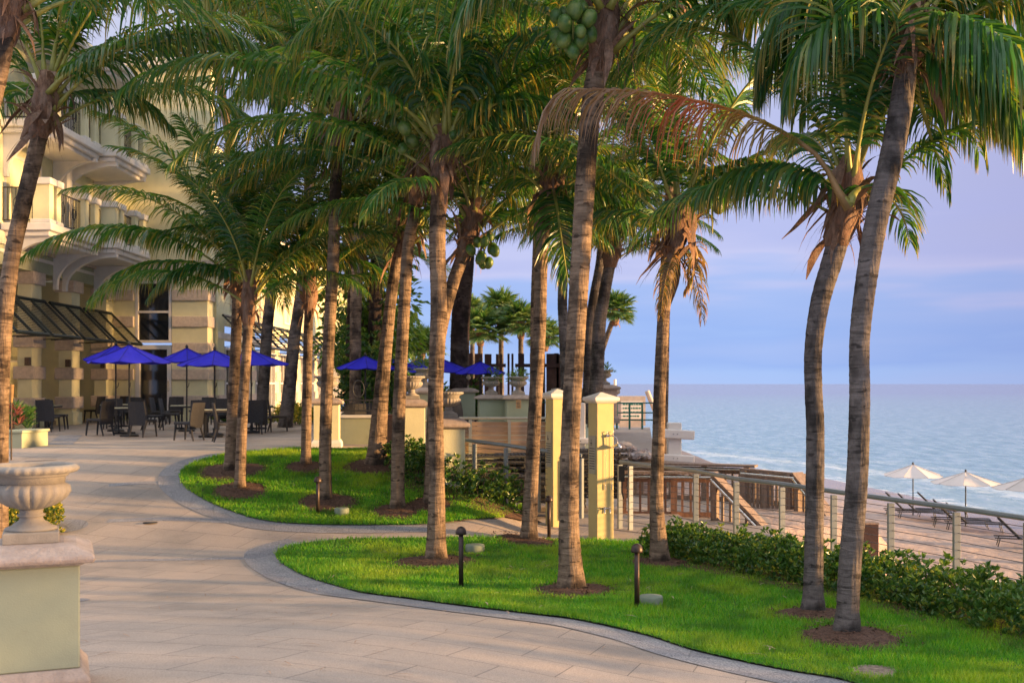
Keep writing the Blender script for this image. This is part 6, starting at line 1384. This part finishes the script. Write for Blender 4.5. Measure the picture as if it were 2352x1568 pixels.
# rocks
r0 = None
for i in range(46):
    rnd = random.Random(500 + i); px = rnd.uniform(1414, 1494); t = (px - 1414) / 80; Y = rnd.uniform(26.1, 27.6)
    hgt = (.30 * (1 - t) + .05) * rnd.random(); z = .84 + hgt; r_ = rnd.uniform(.09, .17)
    mb = MB(); mb.lathe([(r_ * .5, -r_ * .6), (r_ * .95, -r_ * .3), (r_, 0), (r_ * .8, r_ * .35), (r_ * .3, r_ * .5)], n=7, smooth=False, fl=lambda a, b2: 1 + .25 * math.sin(b2 * 3 + a + i))
    o_ = mb.build('rock', M['rock' if i % 3 else 'concrete']); o_.location = (at_px(px, Y), Y, z); o_.rotation_euler = (rnd.uniform(-.6, .6), rnd.uniform(-.6, .6), rnd.uniform(0, 6)); tag(o_, 'grey rock in the loose heap at the end of the boardwalk', 'rock', 'heap of grey rocks on the boardwalk')
# green rail on the boardwalk and lifeguard stand
r = thing('green_railing', D3(1410, 970, 44), 'thin green metal railing across the boardwalk before the sea', 'railing'); b_ = Vector(r.location)
for px in (1408, 1417, 1446, 1475, 1502, 1514, 1532): xx = at_px(px, 44 - (px > 1500) * 3) - b_.x; yy = -(px > 1500) * 3; MB().tube([(xx, yy, -.6), (xx, yy, .78)], .04, 6).build('post', M['green_rail'], r)
for z in (.76, .38, .1): MB().tube([(0, 0, z), (at_px(1502, 44) - b_.x, 0, z), (at_px(1532, 41) - b_.x, -3, z)], .03, 6).build('rail', M['green_rail'], r)
r = thing('lifeguard_stand', (at_px(1446, 58), 58, .2), 'pale wooden lifeguard stand with a painted board behind the green railing', 'lifeguard stand')
MB().box((0, 0, 1.0), (1.5, 1.2, 1.5)).build('platform', M['concrete'], r); MB().b2(-.5, .6, -.63, -.61, .6, 1.5).build('sign_board', M['white'], r)
t = MB(); rnd = random.Random(9)
for i in range(4):
    x = -.4
    while x < .45: ww = rnd.uniform(.05, .16); t.b2(x, x + ww, -.645, -.632, 1.3 - i * .2, 1.38 - i * .2); x += ww + .04
t.build('lettering', M['green_rail'], r); MB().tube([(.9, 0, 2.0), (1.5, -.4, .4)], .13, 4).build('ramp_leg', M['concrete'], r); MB().tube([(-.75, 0, 1.7), (-.75, 0, 2.6)], .07, 6).build('post', M['white'], r); MB().b2(-.6, .6, -.7, -.6, .1, .25).build('step', M['concrete'], r)

# ============================================================ BEACH
def sandz(x, y): return HB(x, y)
bu0 = None
for i, (px, Y, a, e, hw, lab) in enumerate([(2097, 47.5, 1066, 1091, 67, 'cream beach umbrella on the left, tip against turquoise water'), (2218, 44, 1083, 1108, 76, 'cream beach umbrella in the middle of the three'), (2358, 41, 1096, 1120, 76, 'cream beach umbrella cut by the right edge')]):
    x = at_px(px, Y); z = sandz(x, Y); k = F / Y; umbrella(x, Y, z - .1, hw / k, EYE + (HY - a) / k - z + .1, EYE + (HY - e) / k - z + .1, lab, 'cream_canvas', 'cream umbrellas on the beach', rz=.15 + i * .2, pole='darkgreen', base=False, crank=False)
bl = make_lounger(back=R(45), mt='black'); bl['group'] = 'dark loungers on the sand'; first = True
for i, (px, Y, rz, lab) in enumerate([(2092, 46.5, 2.9, 'dark beach lounger left of the left cream umbrella pole'), (2122, 45.6, 2.9, 'dark beach lounger with raised back right of the left umbrella pole'), (2206, 43.2, 2.85, 'dark beach lounger left of the middle umbrella pole'), (2238, 42.3, 2.85, 'dark beach lounger right of the middle umbrella pole'), (2362, 37.6, 2.8, 'nearest dark beach lounger at the right edge'), (2165, 47.2, 2.9, 'dark lounger lying low behind the others on the sand')]):
    o_ = bl if first else copy_tree(bl); first = False; x = at_px(px, Y); o_.location = (x, Y, sandz(x, Y) + .02); o_.rotation_euler = (0, 0, rz); o_.scale = (1.1,) * 3; o_['label'] = lab
